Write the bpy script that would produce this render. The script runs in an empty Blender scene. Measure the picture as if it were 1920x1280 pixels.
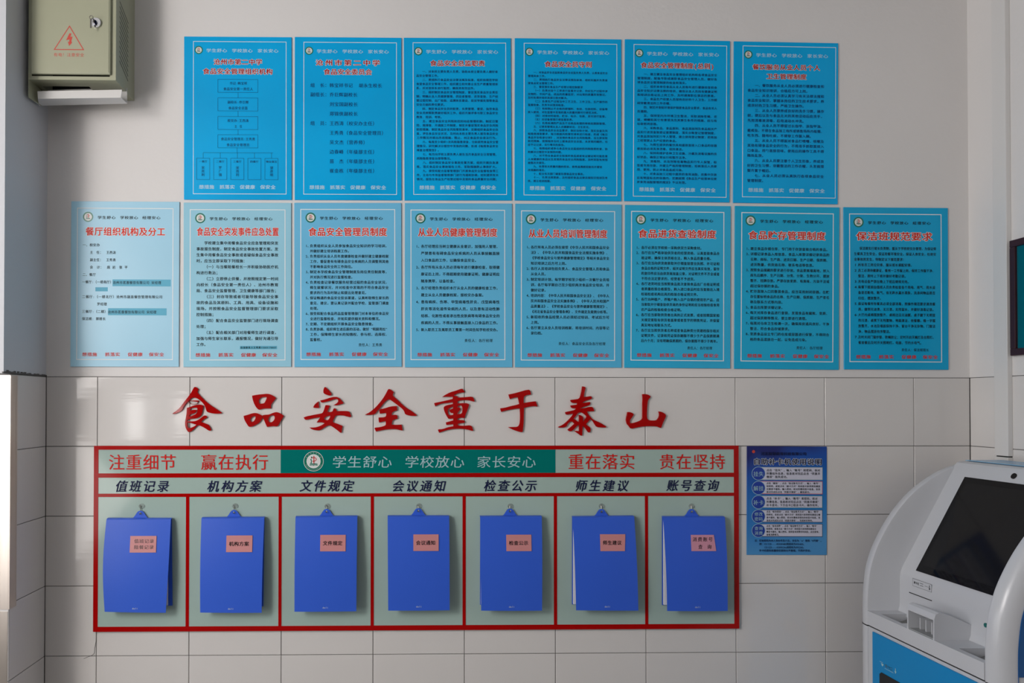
import bpy, bmesh, math, random
import numpy as np
from mathutils import Vector, Matrix
random.seed(7)
S = bpy.context.scene
COL = S.collection
# ---------------------------------------------------------------- camera, light, exposure
FPX, CX, CY, DC, HC = 1450.0, 790.04, 740.64, 2.8232, 1.6
TH, PH, RO = .0194, .011, .0006
_F = np.array([math.sin(TH)*math.cos(PH), math.cos(TH)*math.cos(PH), math.sin(PH)])
_R = np.array([math.cos(TH), -math.sin(TH), 0.0]); _U = np.cross(_R, _F)
_Rr = math.cos(RO)*_R + math.sin(RO)*_U; _Ur = -math.sin(RO)*_R + math.cos(RO)*_U
RM = np.array([_Rr, -_Ur, _F]); CAM = np.array([0, -DC, HC])
cam = bpy.data.cameras.new('camera'); camo = bpy.data.objects.new('camera', cam); COL.objects.link(camo)
cam.sensor_width = 36; cam.lens = FPX/1920*36
cam.shift_x = (960-CX)/1920; cam.shift_y = (CY-640)/1920
M = Matrix.Identity(4)
for i in range(3):
    M[i][0] = _Rr[i]; M[i][1] = _Ur[i]; M[i][2] = -_F[i]; M[i][3] = CAM[i]
camo.matrix_world = M; cam.clip_start = .05
S.camera = camo
S.view_settings.view_transform = 'Standard'; S.view_settings.look = 'None'
S.view_settings.gamma = 1; S.view_settings.use_curve_mapping = False
S.view_settings.exposure = 0.0
world = bpy.data.worlds.new('world'); S.world = world; world.use_nodes = True
wb = world.node_tree.nodes['Background']; wb.inputs[0].default_value = (.80, .90, 1.0, 1); wb.inputs[1].default_value = 1.0

def area(name, loc, target, sx, sy, power, col):
    l = bpy.data.lights.new(name, 'AREA'); l.shape = 'RECTANGLE'; l.size = sx; l.size_y = sy
    l.energy = power; l.color = col
    o = bpy.data.objects.new(name, l); COL.objects.link(o); o.location = loc
    d = Vector(target)-Vector(loc); o.rotation_euler = d.to_track_quat('-Z', 'Z').to_euler()
    return o
# daylight through the windows in the left wall, plus added fill lamps
area('daylight_high_window', (-2.64, -3.2, 2.6), (0, -3.2, 2.6), 2.6, 1.2, 165, (1.0, .955, .925))
area('added_fill_left', (-2.58, -1.10, 1.2), (0, -1.10, 1.2), .9, 2.1, 19, (.95, .975, 1.0))  # added fill lamp in front of the solid left wall, no door there
area('added_fill_low', (-2.45, -2.3, 1.1), (-.2, 0, 1.2), .8, 1.2, 11, (1.0, .95, .915))  # added low fill lamp standing free in the room, out of view
area('added_fill_near', (-2.3, -2.2, 2.3), (-.2, 0, 2.0), 1.25, 1.25, 29, (1.0, .95, .915))  # added soft fill lamp inside the room, brightens the back wall
area('daylight_low_window', (-2.64, -4.73, 1.46), (0, -4.73, 1.46), 1.06, .44, 9, (1.0, .96, .92))
area('daylight_low_window', (-2.64, -6.15, 1.46), (0, -6.15, 1.46), .55, .44, 5.5, (1.0, .96, .92))

# ---------------------------------------------------------------- pixel ray helpers (photo px -> a plane of the room)
def ray(px, py): return RM.T @ np.array([(px-CX)/FPX, (py-CY)/FPX, 1.0])
def wy(px, py, Y=0.0):
    d = ray(px, py); p = CAM + d*(Y+DC)/d[1]; return Vector(p)

# ---------------------------------------------------------------- materials
def lin(c):
    return tuple((x/255/12.92 if x/255 <= .04045 else ((x/255+.055)/1.055)**2.4) for x in c)
def mat(name, col, rough=.5, metal=0, coat=0, bump=None, var=0, spec=.5, trans=0, ior=1.5, aniso=None):
    m = bpy.data.materials.new(name); m.use_nodes = True; nt = m.node_tree; b = nt.nodes['Principled BSDF']
    b.inputs['Base Color'].default_value = (*col, 1); b.inputs['Roughness'].default_value = rough
    b.inputs['Metallic'].default_value = metal; b.inputs['Coat Weight'].default_value = coat
    b.inputs['Coat Roughness'].default_value = .05; b.inputs['Specular IOR Level'].default_value = spec
    b.inputs['Transmission Weight'].default_value = trans; b.inputs['IOR'].default_value = ior
    tc = None
    if bump or var:
        tc = nt.nodes.new('ShaderNodeNewGeometry')
        mp = nt.nodes.new('ShaderNodeMapping'); nt.links.new(tc.outputs['Position'], mp.inputs[0])
        if bump:
            sc, st, vec = bump; mp.inputs['Scale'].default_value = vec
            n = nt.nodes.new('ShaderNodeTexNoise'); n.inputs['Scale'].default_value = sc; n.inputs['Detail'].default_value = 4
            nt.links.new(mp.outputs[0], n.inputs['Vector'])
            bp = nt.nodes.new('ShaderNodeBump'); bp.inputs['Strength'].default_value = st; bp.inputs['Distance'].default_value = .01
            nt.links.new(n.outputs[0], bp.inputs['Height']); nt.links.new(bp.outputs[0], b.inputs['Normal'])
        if var:
            n2 = nt.nodes.new('ShaderNodeTexNoise'); n2.inputs['Scale'].default_value = 2.5; n2.inputs['Detail'].default_value = 6
            nt.links.new(tc.outputs['Position'], n2.inputs['Vector'])
            mx = nt.nodes.new('ShaderNodeMix'); mx.data_type = 'RGBA'
            mx.inputs['A'].default_value = (*[c*(1-var) for c in col], 1); mx.inputs['B'].default_value = (*[min(1, c*(1+var)) for c in col], 1)
            nt.links.new(n2.outputs[0], mx.inputs['Factor']); nt.links.new(mx.outputs['Result'], b.inputs['Base Color'])
    return m
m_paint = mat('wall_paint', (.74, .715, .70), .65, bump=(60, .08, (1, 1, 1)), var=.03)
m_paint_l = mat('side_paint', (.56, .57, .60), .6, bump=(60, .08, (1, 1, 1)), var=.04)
m_tile = mat('glazed_tile', (.70, .672, .652), .07, bump=(7, .035, (.35, .35, 5)), var=.02)
m_grout = mat('grout', (.12, .112, .108), .9, var=.3)
m_ceil = mat('ceiling_paint', (.55, .55, .55), .8)
m_floor = mat('floor_tile', (.20, .19, .18), .25, var=.06)
m_far = mat('far_wall_paint', (.34, .34, .35), .7)
m_steel = mat('brushed_steel', (.58, .52, .47), .32, 1, bump=(40, .15, (1, 1, .02)))
m_red = mat('red_acrylic', (.38, .001, .001), .05, spec=.4)
m_redp = mat('red_print', (.40, .001, .001), .12, spec=.2)
m_board = mat('mint_glass_board', (.38, .50, .455), .10, coat=.2)
m_teal = mat('teal_print', (.0, .17, .15), .12, spec=.2)
m_navy = mat('navy_ink', (.012, .016, .06), .35, spec=.12)
m_paleink = mat('pale_ink', (.36, .56, .60), .35, spec=.12)
m_redink = mat('red_ink', (.62, .012, .01), .35, spec=.12)
m_titlered = mat('title_red_ink', (.68, .028, .012), .35, spec=.12)
m_orange = mat('orange_red_ink', (.62, .03, .015), .35, spec=.12)
m_white = mat('white_ink', (.80, .84, .86), .4, spec=.12)
m_whiteglow = mat('pale_outline_ink', (.74, .80, .84), .4, spec=.2)
m_dimwhite = mat('pale_blue_ink', (.42, .68, .84), .4, spec=.12)
m_black = mat('black_ink', (.012, .02, .024), .4, spec=.12)
m_dkblue = mat('dark_blue_ink', (.005, .04, .15), .4, spec=.12)
m_green = mat('emblem_green', (.0, .17, .11), .3)
m_emw = mat('emblem_white', (.72, .74, .72), .3)
m_folder = mat('blue_polypropylene', (.033, .115, .64), .38, spec=.35, bump=(160, .03, (1, 1, 1)))
m_paper = mat('paper', (.78, .78, .80), .7)
m_pink = mat('pink_label', (.60, .25, .25), .35)
m_pink2 = mat('pink_paper', (.60, .27, .36), .6)
m_hook = mat('hook_metal', (.45, .42, .38), .25, 1)
m_clear = mat('clear_plastic', (.85, .9, .88), .08, trans=.85, ior=1.45)
m_box = mat('sage_enamel', (.36, .365, .255), .35, var=.03)
m_boxin = mat('cabinet_interior', (.02, .02, .018), .8)
m_trunk = mat('white_pvc', (.70, .685, .67), .35)
m_warn = mat('warning_red', (.55, .05, .03), .5)
m_chrome = mat('chrome', (.75, .75, .77), .12, 1)
m_kw = mat('kiosk_white_plastic', (.54, .55, .58), .28, coat=.1)
m_kb = mat('kiosk_blue_panel', (.0, .23, .54), .3, spec=.25)
m_kdb = mat('kiosk_dark_blue_inlay', (.0, .075, .26), .2, spec=.4)
m_screen = mat('screen_glass', (.004, .004, .005), .06, spec=.22)
m_screend = mat('screen_display', (.009, .009, .010), .10, spec=.22)
m_dark = mat('dark_gap', (.012, .012, .014), .7)
m_frame = mat('dark_wood_frame', (.035, .008, .012), .35)
m_pict = mat('teal_picture', (.0, .12, .16), .15)
m_led = mat('green_lens', (.0, .12, .11), .2)
m_grey = mat('grey_tray', (.30, .31, .31), .3)
m_steelgrey = mat('tray_metal', (.34, .34, .33), .3, 1)

def poster_mat(name, col, dcol, rough=.25, spec=.22):
    m = bpy.data.materials.new(name); m.use_nodes = True; nt = m.node_tree; b = nt.nodes['Principled BSDF']
    b.inputs['Roughness'].default_value = rough; b.inputs['Specular IOR Level'].default_value = spec
    tc = nt.nodes.new('ShaderNodeTexCoord'); n = nt.nodes.new('ShaderNodeTexNoise'); n.inputs['Scale'].default_value = 3.2; n.inputs['Detail'].default_value = 1.5
    nt.links.new(tc.outputs['Object'], n.inputs['Vector'])
    r = nt.nodes.new('ShaderNodeValToRGB'); r.color_ramp.elements[0].position = .35; r.color_ramp.elements[1].position = .65
    r.color_ramp.elements[0].color = (*col, 1); r.color_ramp.elements[1].color = (*dcol, 1)
    nt.links.new(n.outputs[0], r.inputs[0]); nt.links.new(r.outputs[0], b.inputs['Base Color'])
    return m

# ---------------------------------------------------------------- mesh builder
GL = {}      # (char, offset) -> (verts, faces, width)
PEND = []    # (object, [text jobs])
class MB:
    def __init__(s): s.v = []; s.f = []; s.t = []
    def poly(s, pts):
        n = len(s.v); s.v += [tuple(p) for p in pts]; s.f.append(tuple(range(n, n+len(pts)))); return s
    def box(s, x0, x1, y0, y1, z0, z1):
        n = len(s.v)
        s.v += [(x0,y0,z0),(x1,y0,z0),(x1,y1,z0),(x0,y1,z0),(x0,y0,z1),(x1,y0,z1),(x1,y1,z1),(x0,y1,z1)]
        s.f += [tuple(n+i for i in q) for q in ((3,2,1,0),(4,5,6,7),(0,1,5,4),(1,2,6,5),(2,3,7,6),(3,0,4,7))]; return s
    def rect(s, x0, x1, z0, z1, y): return s.poly([(x0,y,z0),(x1,y,z0),(x1,y,z1),(x0,y,z1)])
    def frame(s, x0, x1, z0, z1, w, y):
        s.rect(x0, x1, z1-w, z1, y); s.rect(x0, x1, z0, z0+w, y); s.rect(x0, x0+w, z0+w, z1-w, y); return s.rect(x1-w, x1, z0+w, z1-w, y)
    def disc(s, x, z, r, y, n=28, rz=None):
        rz = rz or r
        return s.poly([(x+r*math.cos(2*math.pi*i/n), y, z+rz*math.sin(2*math.pi*i/n)) for i in range(n)])
    def ring(s, x, z, r0, r1, y, n=28):
        for i in range(n):
            a, b = 2*math.pi*i/n, 2*math.pi*(i+1)/n
            s.poly([(x+r*math.cos(t), y, z+r*math.sin(t)) for r, t in ((r0,a),(r1,a),(r1,b),(r0,b))])
        return s
    def line(s, pts, w, y):
        for (x0,z0),(x1,z1) in zip(pts, pts[1:]):
            d = math.hypot(x1-x0, z1-z0) or 1; nx, nz = -(z1-z0)/d*w/2, (x1-x0)/d*w/2
            s.poly([(x0+nx,y,z0+nz),(x0-nx,y,z0-nz),(x1-nx,y,z1-nz),(x1+nx,y,z1+nz)])
        return s
    def tube(s, pts, r, n=8, cap=True):
        pts = [Vector(p) for p in pts]; rings = []
        for i, p in enumerate(pts):
            d = (pts[min(i+1, len(pts)-1)]-pts[max(i-1, 0)]).normalized()
            a = d.orthogonal().normalized() if i == 0 else (pa - d*pa.dot(d)).normalized()
            pa = a; b = d.cross(a); k = len(s.v)
            s.v += [tuple(p+(a*math.cos(2*math.pi*j/n)+b*math.sin(2*math.pi*j/n))*r) for j in range(n)]; rings.append(k)
        for k0, k1 in zip(rings, rings[1:]):
            for j in range(n): s.f.append((k0+j, k0+(j+1)%n, k1+(j+1)%n, k1+j))
        if cap: s.f.append(tuple(rings[0]+j for j in range(n))[::-1]); s.f.append(tuple(rings[-1]+j for j in range(n)))
        return s
    def loft(s, loops, cap=True):
        ks = []
        for L in loops: ks.append(len(s.v)); s.v += [tuple(p) for p in L]
        n = len(loops[0])
        for a, b in zip(ks, ks[1:]):
            for j in range(n): s.f.append((a+j, a+(j+1)%n, b+(j+1)%n, b+j))
        if cap: s.f.append(tuple(ks[0]+j for j in range(n))[::-1]); s.f.append(tuple(ks[-1]+j for j in range(n)))
        return s
    def text(s, txt, x0, x1, zc, h, y, off=0.012, shear=0, plane=None, fit=True, pitch=None, cx=None):
        """txt drawn between x0 and x1 (or with pitch per full-width cell); h = em height; zc = centre height"""
        s.t.append((txt, x0, x1, zc, h, y, off, shear, plane, pitch)); return s
    def build(s, name, m, parent=None, smooth=False, bevel=0, seg=2):
        me = bpy.data.meshes.new(name); o = bpy.data.objects.new(name, me); COL.objects.link(o)
        me.materials.append(m)
        if parent: o.parent = parent
        if s.t: PEND.append((o, s))
        else: s.fill(me)
        if smooth:
            for p in me.polygons: p.use_smooth = True
        if bevel:
            bm = bmesh.new(); bm.from_mesh(me); bmesh.ops.recalc_face_normals(bm, faces=bm.faces)
            bmesh.ops.bevel(bm, geom=[e for e in bm.edges if e.is_manifold and e.calc_face_angle(0) > .5], offset=bevel, segments=seg, profile=.5, affect='EDGES', clamp_overlap=True)
            bm.to_mesh(me); bm.free()
            if smooth:
                for p in me.polygons: p.use_smooth = True
        return o
    def fill(s, me):
        me.from_pydata(s.v, [], s.f); me.update()
def wid(ch):
    o = ord(ch)
    if ch in '，。、；：（）《》！“”　': return 1
    return .55 if o < 0x2000 else 1
def tw(t): return sum(wid(c) for c in t)
def shifts(o):
    if o < .003: return [(0, 0)]
    if o <= .016: return [(-o*.7, 0), (o*.7, 0)]
    if o <= .04: return [(-o, 0), (0, o*.7), (o, 0), (0, -o*.7)]
    return [(o*math.cos(k*math.pi/5), o*math.sin(k*math.pi/5)) for k in range(10)]
def flush_text():
    need = {}
    for o, mb in PEND:
        for t in mb.t:
            for ch in t[0]:
                if ch not in ' 　': need[(ch, 0)] = None
    obs = []
    for k in need:
        c = bpy.data.curves.new('t', 'FONT'); c.body = k[0]; c.size = 1; c.resolution_u = 2; c.offset = k[1]
        o = bpy.data.objects.new('t', c); COL.objects.link(o); obs.append((k, o, c))
    dg = bpy.context.evaluated_depsgraph_get()
    for k, o, c in obs:
        me = bpy.data.meshes.new_from_object(o.evaluated_get(dg))
        GL[k] = ([(v.co.x, v.co.y) for v in me.vertices], [tuple(p.vertices) for p in me.polygons]); bpy.data.meshes.remove(me)
    for k, o, c in obs: bpy.data.objects.remove(o); bpy.data.curves.remove(c)
    for o, mb in PEND:
        for txt, x0, x1, zc, h, y, off, shear, plane, pitch in mb.t:
            W = tw(txt)
            p = pitch if pitch else (x1-x0)/max(W, .1)
            x = x0
            for ch in txt:
                w = wid(ch)
                if ch not in ' 　':
                    V, Fc = GL[(ch, 0)]
                    gs = p*.96 if p < h*1.9 else h   # glyph width follows the cell unless letterspaced
                    gx = min(p*.96, h*1.25) if p*.96 <= h*1.6 else h
                    if shear >= .1: gx = min(h*.98, p*.9)
                    if w < 1: ox = x + p*w*.5 - gx*(min(v[0] for v in V)+max(v[0] for v in V))*.5
                    elif ch == '“': ox = x + p*w - gx*(max(v[0] for v in V)+.06)
                    elif ch in '（《“': ox = x + (p*w - gx*w)*.5
                    else: ox = x + (p-gx)*.5
                    for ci, (da, db_) in enumerate(shifts(off)):
                        n = len(mb.v)
                        for a, b in V:
                            lx = ox + (a+da)*gx + shear*(b-.38)*h; lz = zc + (b+db_-.385)*h
                            mb.v.append((lx, y-ci*4e-6, lz) if plane is None else plane(lx, y, lz))
                        mb.f += [tuple(n+i for i in f) for f in Fc]
                x += p*w
        mb.fill(o.data)

def tag(o, label=None, cat=None, group=None, kind=None):
    if label: o['label'] = label
    if cat: o['category'] = cat
    if group: o['group'] = group
    if kind: o['kind'] = kind
    return o
def empty(name, loc=(0, 0, 0), rot=(0, 0, 0)):
    o = bpy.data.objects.new(name, None); COL.objects.link(o); o.location = loc; o.rotation_euler = rot; o.empty_display_size = .05
    return o
def curve_mesh(name, loops, ext, m, parent=None, bev=0.0006):
    """flat shape with holes -> real plate of given thickness, loops in (x,z)"""
    c = bpy.data.curves.new('c', 'CURVE'); c.dimensions = '2D'; c.fill_mode = 'BOTH'; c.extrude = ext/2; c.bevel_depth = bev; c.bevel_resolution = 1; c.offset = -bev
    for L in loops:
        L = smooth_loop(L)
        sp = c.splines.new('POLY'); sp.points.add(len(L)-1); sp.use_cyclic_u = True
        for p, (x, z) in zip(sp.points, L): p.co = (x, z, 0, 1)
    o = bpy.data.objects.new('c', c); COL.objects.link(o); dg = bpy.context.evaluated_depsgraph_get()
    me = bpy.data.meshes.new_from_object(o.evaluated_get(dg)); bpy.data.objects.remove(o); bpy.data.curves.remove(c)
    me.transform(Matrix.Rotation(math.pi/2, 4, 'X')); me.name = name
    me.materials.clear(); me.materials.append(m)
    r = bpy.data.objects.new(name, me); COL.objects.link(r)
    if parent: r.parent = parent
    return r
def smooth_loop(L):
    """round gentle turns, keep sharp corners"""
    out = []; n = len(L)
    for i in range(n):
        a, b, c = L[i-1], L[i], L[(i+1) % n]
        v1 = (b[0]-a[0], b[1]-a[1]); v2 = (c[0]-b[0], c[1]-b[1])
        l1, l2 = math.hypot(*v1), math.hypot(*v2)
        if l1 == 0 or l2 == 0: continue
        cs = (v1[0]*v2[0]+v1[1]*v2[1])/l1/l2
        if cs > .35:
            out.append((b[0]-v1[0]*.25, b[1]-v1[1]*.25)); out.append((b[0]+v2[0]*.25, b[1]+v2[1]*.25))
        else: out.append(b)
    return out

def autosmooth(o, ang=.6):
    bm = bmesh.new(); bm.from_mesh(o.data); bmesh.ops.recalc_face_normals(bm, faces=bm.faces)
    for e in bm.edges: e.smooth = e.calc_face_angle(9) < ang
    for f in bm.faces: f.smooth = True
    bm.to_mesh(o.data); bm.free()
# ---------------------------------------------------------------- the room
XL, XR = -1.303, 2.086
TX0, TW, TZ, THH = -1.1185, .3327, 1.6969, .252
CEIL = 3.35; YR = -7.0; XW = -2.6; YF = -.296
def slab(name, x0, x1, y0, y1, z0, z1, m, holes=None):
    o = MB().box(x0, x1, y0, y1, z0, z1).build(name, m); tag(o, kind='structure'); return o
floor = slab('floor', XW-.12, XR+.1, YR-.12, .15, -.1, 0, m_floor)
ceiling = slab('ceiling', XW-.12, XR+.1, YR-.12, .15, CEIL, CEIL+.1, m_ceil)
wall_back = MB().box(XL-.05, XR+.1, 0, .15, TZ+.001, CEIL).build('wall_back', m_paint); tag(wall_back, kind='structure')
MB().box(XL-.05, XR+.1, .0035, .15, 0, TZ+.001).build('grout_bed', m_grout, wall_back)
wall_right = MB().box(XR, XR+.1, YR, 0, TZ+.001, CEIL).build('wall_right', m_paint); tag(wall_right, kind='structure')
MB().box(XR+.0035, XR+.1, YR, .0, 0, TZ+.001).build('grout_bed', m_grout, wall_right)
# short return wall (pillar) on the left, its front face continues to the left wall
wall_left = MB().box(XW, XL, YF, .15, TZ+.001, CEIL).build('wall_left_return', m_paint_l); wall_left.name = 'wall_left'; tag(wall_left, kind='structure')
MB().box(XW, XL-.0035, YF+.046, .15, 0, TZ+.001).build('grout_bed', m_grout, wall_left)
# window wall on the far left: built around its opening
ww = MB()
def wx_(y0, y1, z0, z1): ww.box(XW-.12, XW, y0, y1, z0, z1)
wx_(YR, YF, 3.22, CEIL); wx_(-1.88, YF, 0, 3.22); wx_(-4.52, -1.88, 0, 1.22); wx_(YR, -6.44, 0, 3.22)
wx_(-5.28, -4.52, 1.70, 3.22); wx_(-5.28, -4.18, 0, 1.22); wx_(-4.52, -4.18, 1.70, 1.98); wx_(-4.18, -1.88, 1.22, 1.98)
wx_(-5.86, -5.28, 0, 3.22); wx_(-6.44, -5.86, 0, 1.22); wx_(-6.44, -5.86, 1.70, 3.22)
o = ww.build('wall_window_side', m_far); tag(o, kind='structure')
o = MB().box(XW-.12, XR+.1, YR-.12, YR, 0, CEIL).build('wall_rear', m_far); tag(o, kind='structure')
def window(name, axis, a0, a1, z0, z1, fixed, nm, nt_=1):
    w = empty(name, ((a0+a1)/2, fixed, z0) if axis == 'x' else (fixed, (a0+a1)/2, z0)); tag(w, kind='structure')
    L = (a1-a0)/2
    def bar(u0, u1, v0, v1):
        mb = MB()
        if axis == 'x': mb.box(u0, u1, -.03, .03, v0, v1)
        else: mb.box(-.03, .03, u0, u1, v0, v1)
        mb.build('window_frame', m_trunk, w, bevel=.004, seg=1)
    H = z1-z0
    bar(-L, L, 0, .05); bar(-L, L, H-.05, H); bar(-L, -L+.05, .05, H-.05); bar(L-.05, L, .05, H-.05)
    for i in range(1, nm+1):
        u = -L + 2*L*i/(nm+1); bar(u-.03, u+.03, .05, H-.05)
    return w
window('window_1', 'y', -4.52, -1.88, 1.98, 3.22, XW-.02, 2)
window('window_2', 'y', -5.28, -4.18, 1.22, 1.70, XW-.02, 0)
window('window_3', 'y', -6.44, -5.86, 1.22, 1.70, XW-.02, 0)

# tiles, each one a piece of its wall
def tile_mesh(w, h, t=.008, b=.0011):
    me = MB().box(-w/2, w/2, 0, t, -h/2, h/2)
    bm = bmesh.new(); m = bpy.data.meshes.new('tile'); me.fill(m); bm.from_mesh(m)
    bmesh.ops.bevel(bm, geom=[e for e in bm.edges if all(v.co.y < 1e-6 for v in e.verts)], offset=b, segments=1, affect='EDGES')
    bm.to_mesh(m); bm.free(); m.materials.append(m_tile); return m
cache = {}
def tile(wall, cx, cy, cz, w, h, rz=0, tilt=.0016):
    k = (round(w, 4), round(h, 4))
    if k not in cache: cache[k] = tile_mesh(w, h)
    o = bpy.data.objects.new('tile', cache[k]); COL.objects.link(o); o.parent = wall
    o.location = (cx, cy, cz); o.rotation_euler = (random.uniform(-tilt, tilt), 0, rz+random.uniform(-tilt, tilt))
    return o
g = .0022
zs = [TZ-THH*i for i in range(7)] + [0]
xs = [XL] + [TX0+TW*i for i in range(10)] + [XR]
for j in range(len(zs)-1):
    z1, z0 = zs[j], zs[j+1]
    for x0, x1 in zip(xs, xs[1:]):
        tile(wall_back, (x0+x1)/2, 0, (z0+z1)/2, x1-x0-g, z1-z0-g)
    for i in range(9):
        y1, y0 = -.3327*i, -.3327*(i+1)
        tile(wall_right, XR, (y0+y1)/2, (z0+z1)/2, y1-y0-g, z1-z0-g, -math.pi/2)
    tile(wall_left, XL, -.125, (z0+z1)/2, .25-g, z1-z0-g, math.pi/2)
    for i in range(5):
        x1, x0 = XL-.3327*i, XL-.3327*(i+1)
        if x0 > XW: tile(wall_left, (x0+x1)/2, -.2532, (z0+z1)/2, x1-x0-g, z1-z0-g)
# cracked glaze beside the board (bottom left)
cr = MB()
pp = [wy(px, py, -.0004) for px, py in [(181, 1186), (180.5, 1200), (177.5, 1215), (177, 1224), (173, 1228), (165, 1231), (157, 1234.5)]]
cr.line([(p.x, p.z) for p in pp], .0016, -.0008)
cr.build('crack', m_grout, wall_back)
# dark crumbled mortar above the tile edge in the corner
mo = MB()
for i in range(26):
    t = i/25; y = -.29*t; h = .003+random.random()*.006*(.4+t)
    mo.box(XL-.002, XL+.0025, y-.012, y, TZ+.001, TZ+.002+h)
mo.build('broken_mortar', m_grout, wall_left)

# stainless corner guards of the pillar
def guard(z0, z1, x, y, leg1, leg2, label):
    e = empty('corner_guard', (x, y, z0)); tag(e, label, 'corner guard', kind=None)
    L = [(-leg1, 0), (.0, 0), (.0, leg2), (-.0015, leg2), (-.0015, .0015), (-leg1, .0015)]
    MB().loft([[(a, b, 0) for a, b in L], [(a, b, z1-z0) for a, b in L]]).build('steel_angle', m_steel, e)
    for zz in (.08, (z1-z0)/2, z1-z0-.08):
        MB().tube([(-.034, -.0012, zz), (-.034, .0, zz)], .003, 10).build('screw', m_chrome, e)
    return e
guard(.925, TZ-.004, XL+.002, -.2545, .06, .046, 'stainless steel corner guard on the pillar edge, upper tall piece')
guard(.02, .918, XL-.004, -.2545, .054, .046, 'scratched stainless steel corner guard, lower piece under the taller one')

# ---------------------------------------------------------------- notice boards
EMB_D = .0006
def emblem(parent, x, z, r, y, big=False):
    e = MB().ring(x, z, r*.74, r, y).build('school_emblem', m_green, parent)
    MB().disc(x, z, r*.74, y).build('emblem_field', m_emw, e)
    if big: MB().ring(x, z, r, r*1.05, y-.0002, 40).build('emblem_rim', m_emw, e)
    y2 = y-.0003
    MB().line([(x+.04*r, z+.58*r), (x+.04*r, z-.25*r)], r*.09, y2).line([(x-.25*r, z+.32*r), (x-.1*r, z+.38*r), (x+.22*r, z+.36*r), (x+.3*r, z+.2*r), (x+.18*r, z+.04*r), (x-.12*r, z+.0*r)], r*.07, y2).build('emblem_red_figure', m_redink, e)
    gm = MB().line([(x-.3*r, z+.25*r), (x-.2*r, z-.0*r), (x-.28*r, z-.22*r)], r*.1, y2).line([(x-.4*r, z-.3*r), (x-.1*r, z-.24*r), (x, z-.32*r), (x+.12*r, z-.24*r), (x+.42*r, z-.3*r)], r*.09, y2).line([(x-.4*r, z-.42*r), (x-.1*r, z-.36*r), (x, z-.44*r), (x+.12*r, z-.36*r), (x+.42*r, z-.42*r)], r*.08, y2).disc(x-.2*r, z+.42*r, r*.08, y2, 10)
    gm.build('emblem_green_book', m_green, e)
    if big:
        w = MB()
        for i, ch in enumerate('沧州市第二中学'):
            a = math.radians(150-i*20); R_ = r*.87
            cxx, czz = x+R_*math.cos(a), z+R_*math.sin(a)
            w.line([(cxx-.03*r, czz-.03*r), (cxx+.03*r, czz+.03*r)], r*.03, y2).line([(cxx-.04*r, czz+.02*r), (cxx+.04*r, czz-.01*r)], r*.03, y2)
        for i in range(16):
            a = math.radians(205+i*8.6); R_ = r*.87
            w.line([(x+R_*.96*math.cos(a), z+R_*.96*math.sin(a)), (x+R_*1.04*math.cos(a), z+R_*1.04*math.sin(a))], r*.03, y2)
        w.build('emblem_ring_lettering', m_emw, e)
    return e

T = .005
class Poster:
    """crop = (ox, oy, scale) of the study crop; corners TL TR BL BR in that crop"""
    def __init__(s, crop, TL, TR, BL, BR, m, label, off=.001):
        ox, oy, sc = crop
        s.P = [wy(ox+a/sc, oy+b/sc, -T) for a, b in (TL, TR, BL, BR)]
        tl, tr, bl, br = s.P
        s.W = ((tr-tl).length+(br-bl).length)/2; s.H = ((tl-bl).length+(tr-br).length)/2
        c = (tl+tr+bl+br)/4; ang = math.atan2((tr-tl).z+(br-bl).z, (tr-tl).x+(br-bl).x)
        s.L, s.R_ = (TL[0]+BL[0])/2, (TR[0]+BR[0])/2; s.Tp, s.B = (TL[1]+TR[1])/2, (BL[1]+BR[1])/2
        s.sk = 0
        s.e = empty('notice_board', (c.x, 0, c.z), (0, -ang, 0)); tag(s.e, label, 'notice board')
        MB().box(-s.W/2, s.W/2, -T, -off, -s.H/2, s.H/2).build('panel', m, s.e, bevel=.0008, seg=1)
        s.ux = s.W/(s.R_-s.L); s.uz = s.H/(s.B-s.Tp)
    def x(s, a): return (a-(s.L+s.R_)/2)*s.ux
    def z(s, b): return ((s.Tp+s.B)/2-b)*s.uz
    def border(s, x0, y0, x1, y1, m, w=5):
        MB().frame(s.x(x0), s.x(x1), s.z(y1), s.z(y0), w*s.ux, -T-.0003).build('printed_border', m, s.e)
    def lines(s, name, rows, m, h, off=.014, y=-T-.0006, shear=0):
        for r in rows:
            txt, x0, x1, yy = r[:4]; hh = r[4] if len(r) > 4 else h
            MB().text(txt, s.x(x0), s.x(x1), s.z(yy), hh*s.uz, y, off, shear).build(name, m, s.e)
    def title(s, rows, h, m=None, out=None):
        s.lines('title_outline', rows, out or m_whiteglow, h, .07, -T-.0005)
        s.lines('title_text', rows, m or m_redink, h, .024, -T-.0009)
    def para(s, rows, x0, x1, y0, dy, h, m, n, indent=None, off=.018, prefix=None):
        """n = cells per full line; rows starting with '@' get the indent; prefix '1、' hang left"""
        mb = MB(); p = (x1-x0)/n
        for i, t in enumerate(rows):
            yy = y0+dy*i; xs_ = x0
            if t.startswith('@'): t = t[1:]; xs_ = x0+2*p*(indent if indent else 1)
            elif t[:1].isdigit() and t[1] in '、:. ' and prefix is not None:
                mb.text(t[:2], s.x(prefix), s.x(prefix)+1.5*h*s.ux, s.z(yy), h*1.02*s.uz, -T-.0006, off); t = t[2:]
            w = tw(t); xe = xs_+w*p
            if xe > x1-1.6*p: xe = x1
            mb.text(t, s.x(xs_), s.x(xe), s.z(yy), h*s.uz, -T-.0006, off)
        return tag(mb.build('body_text', m, s.e), kind='stuff')

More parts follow.
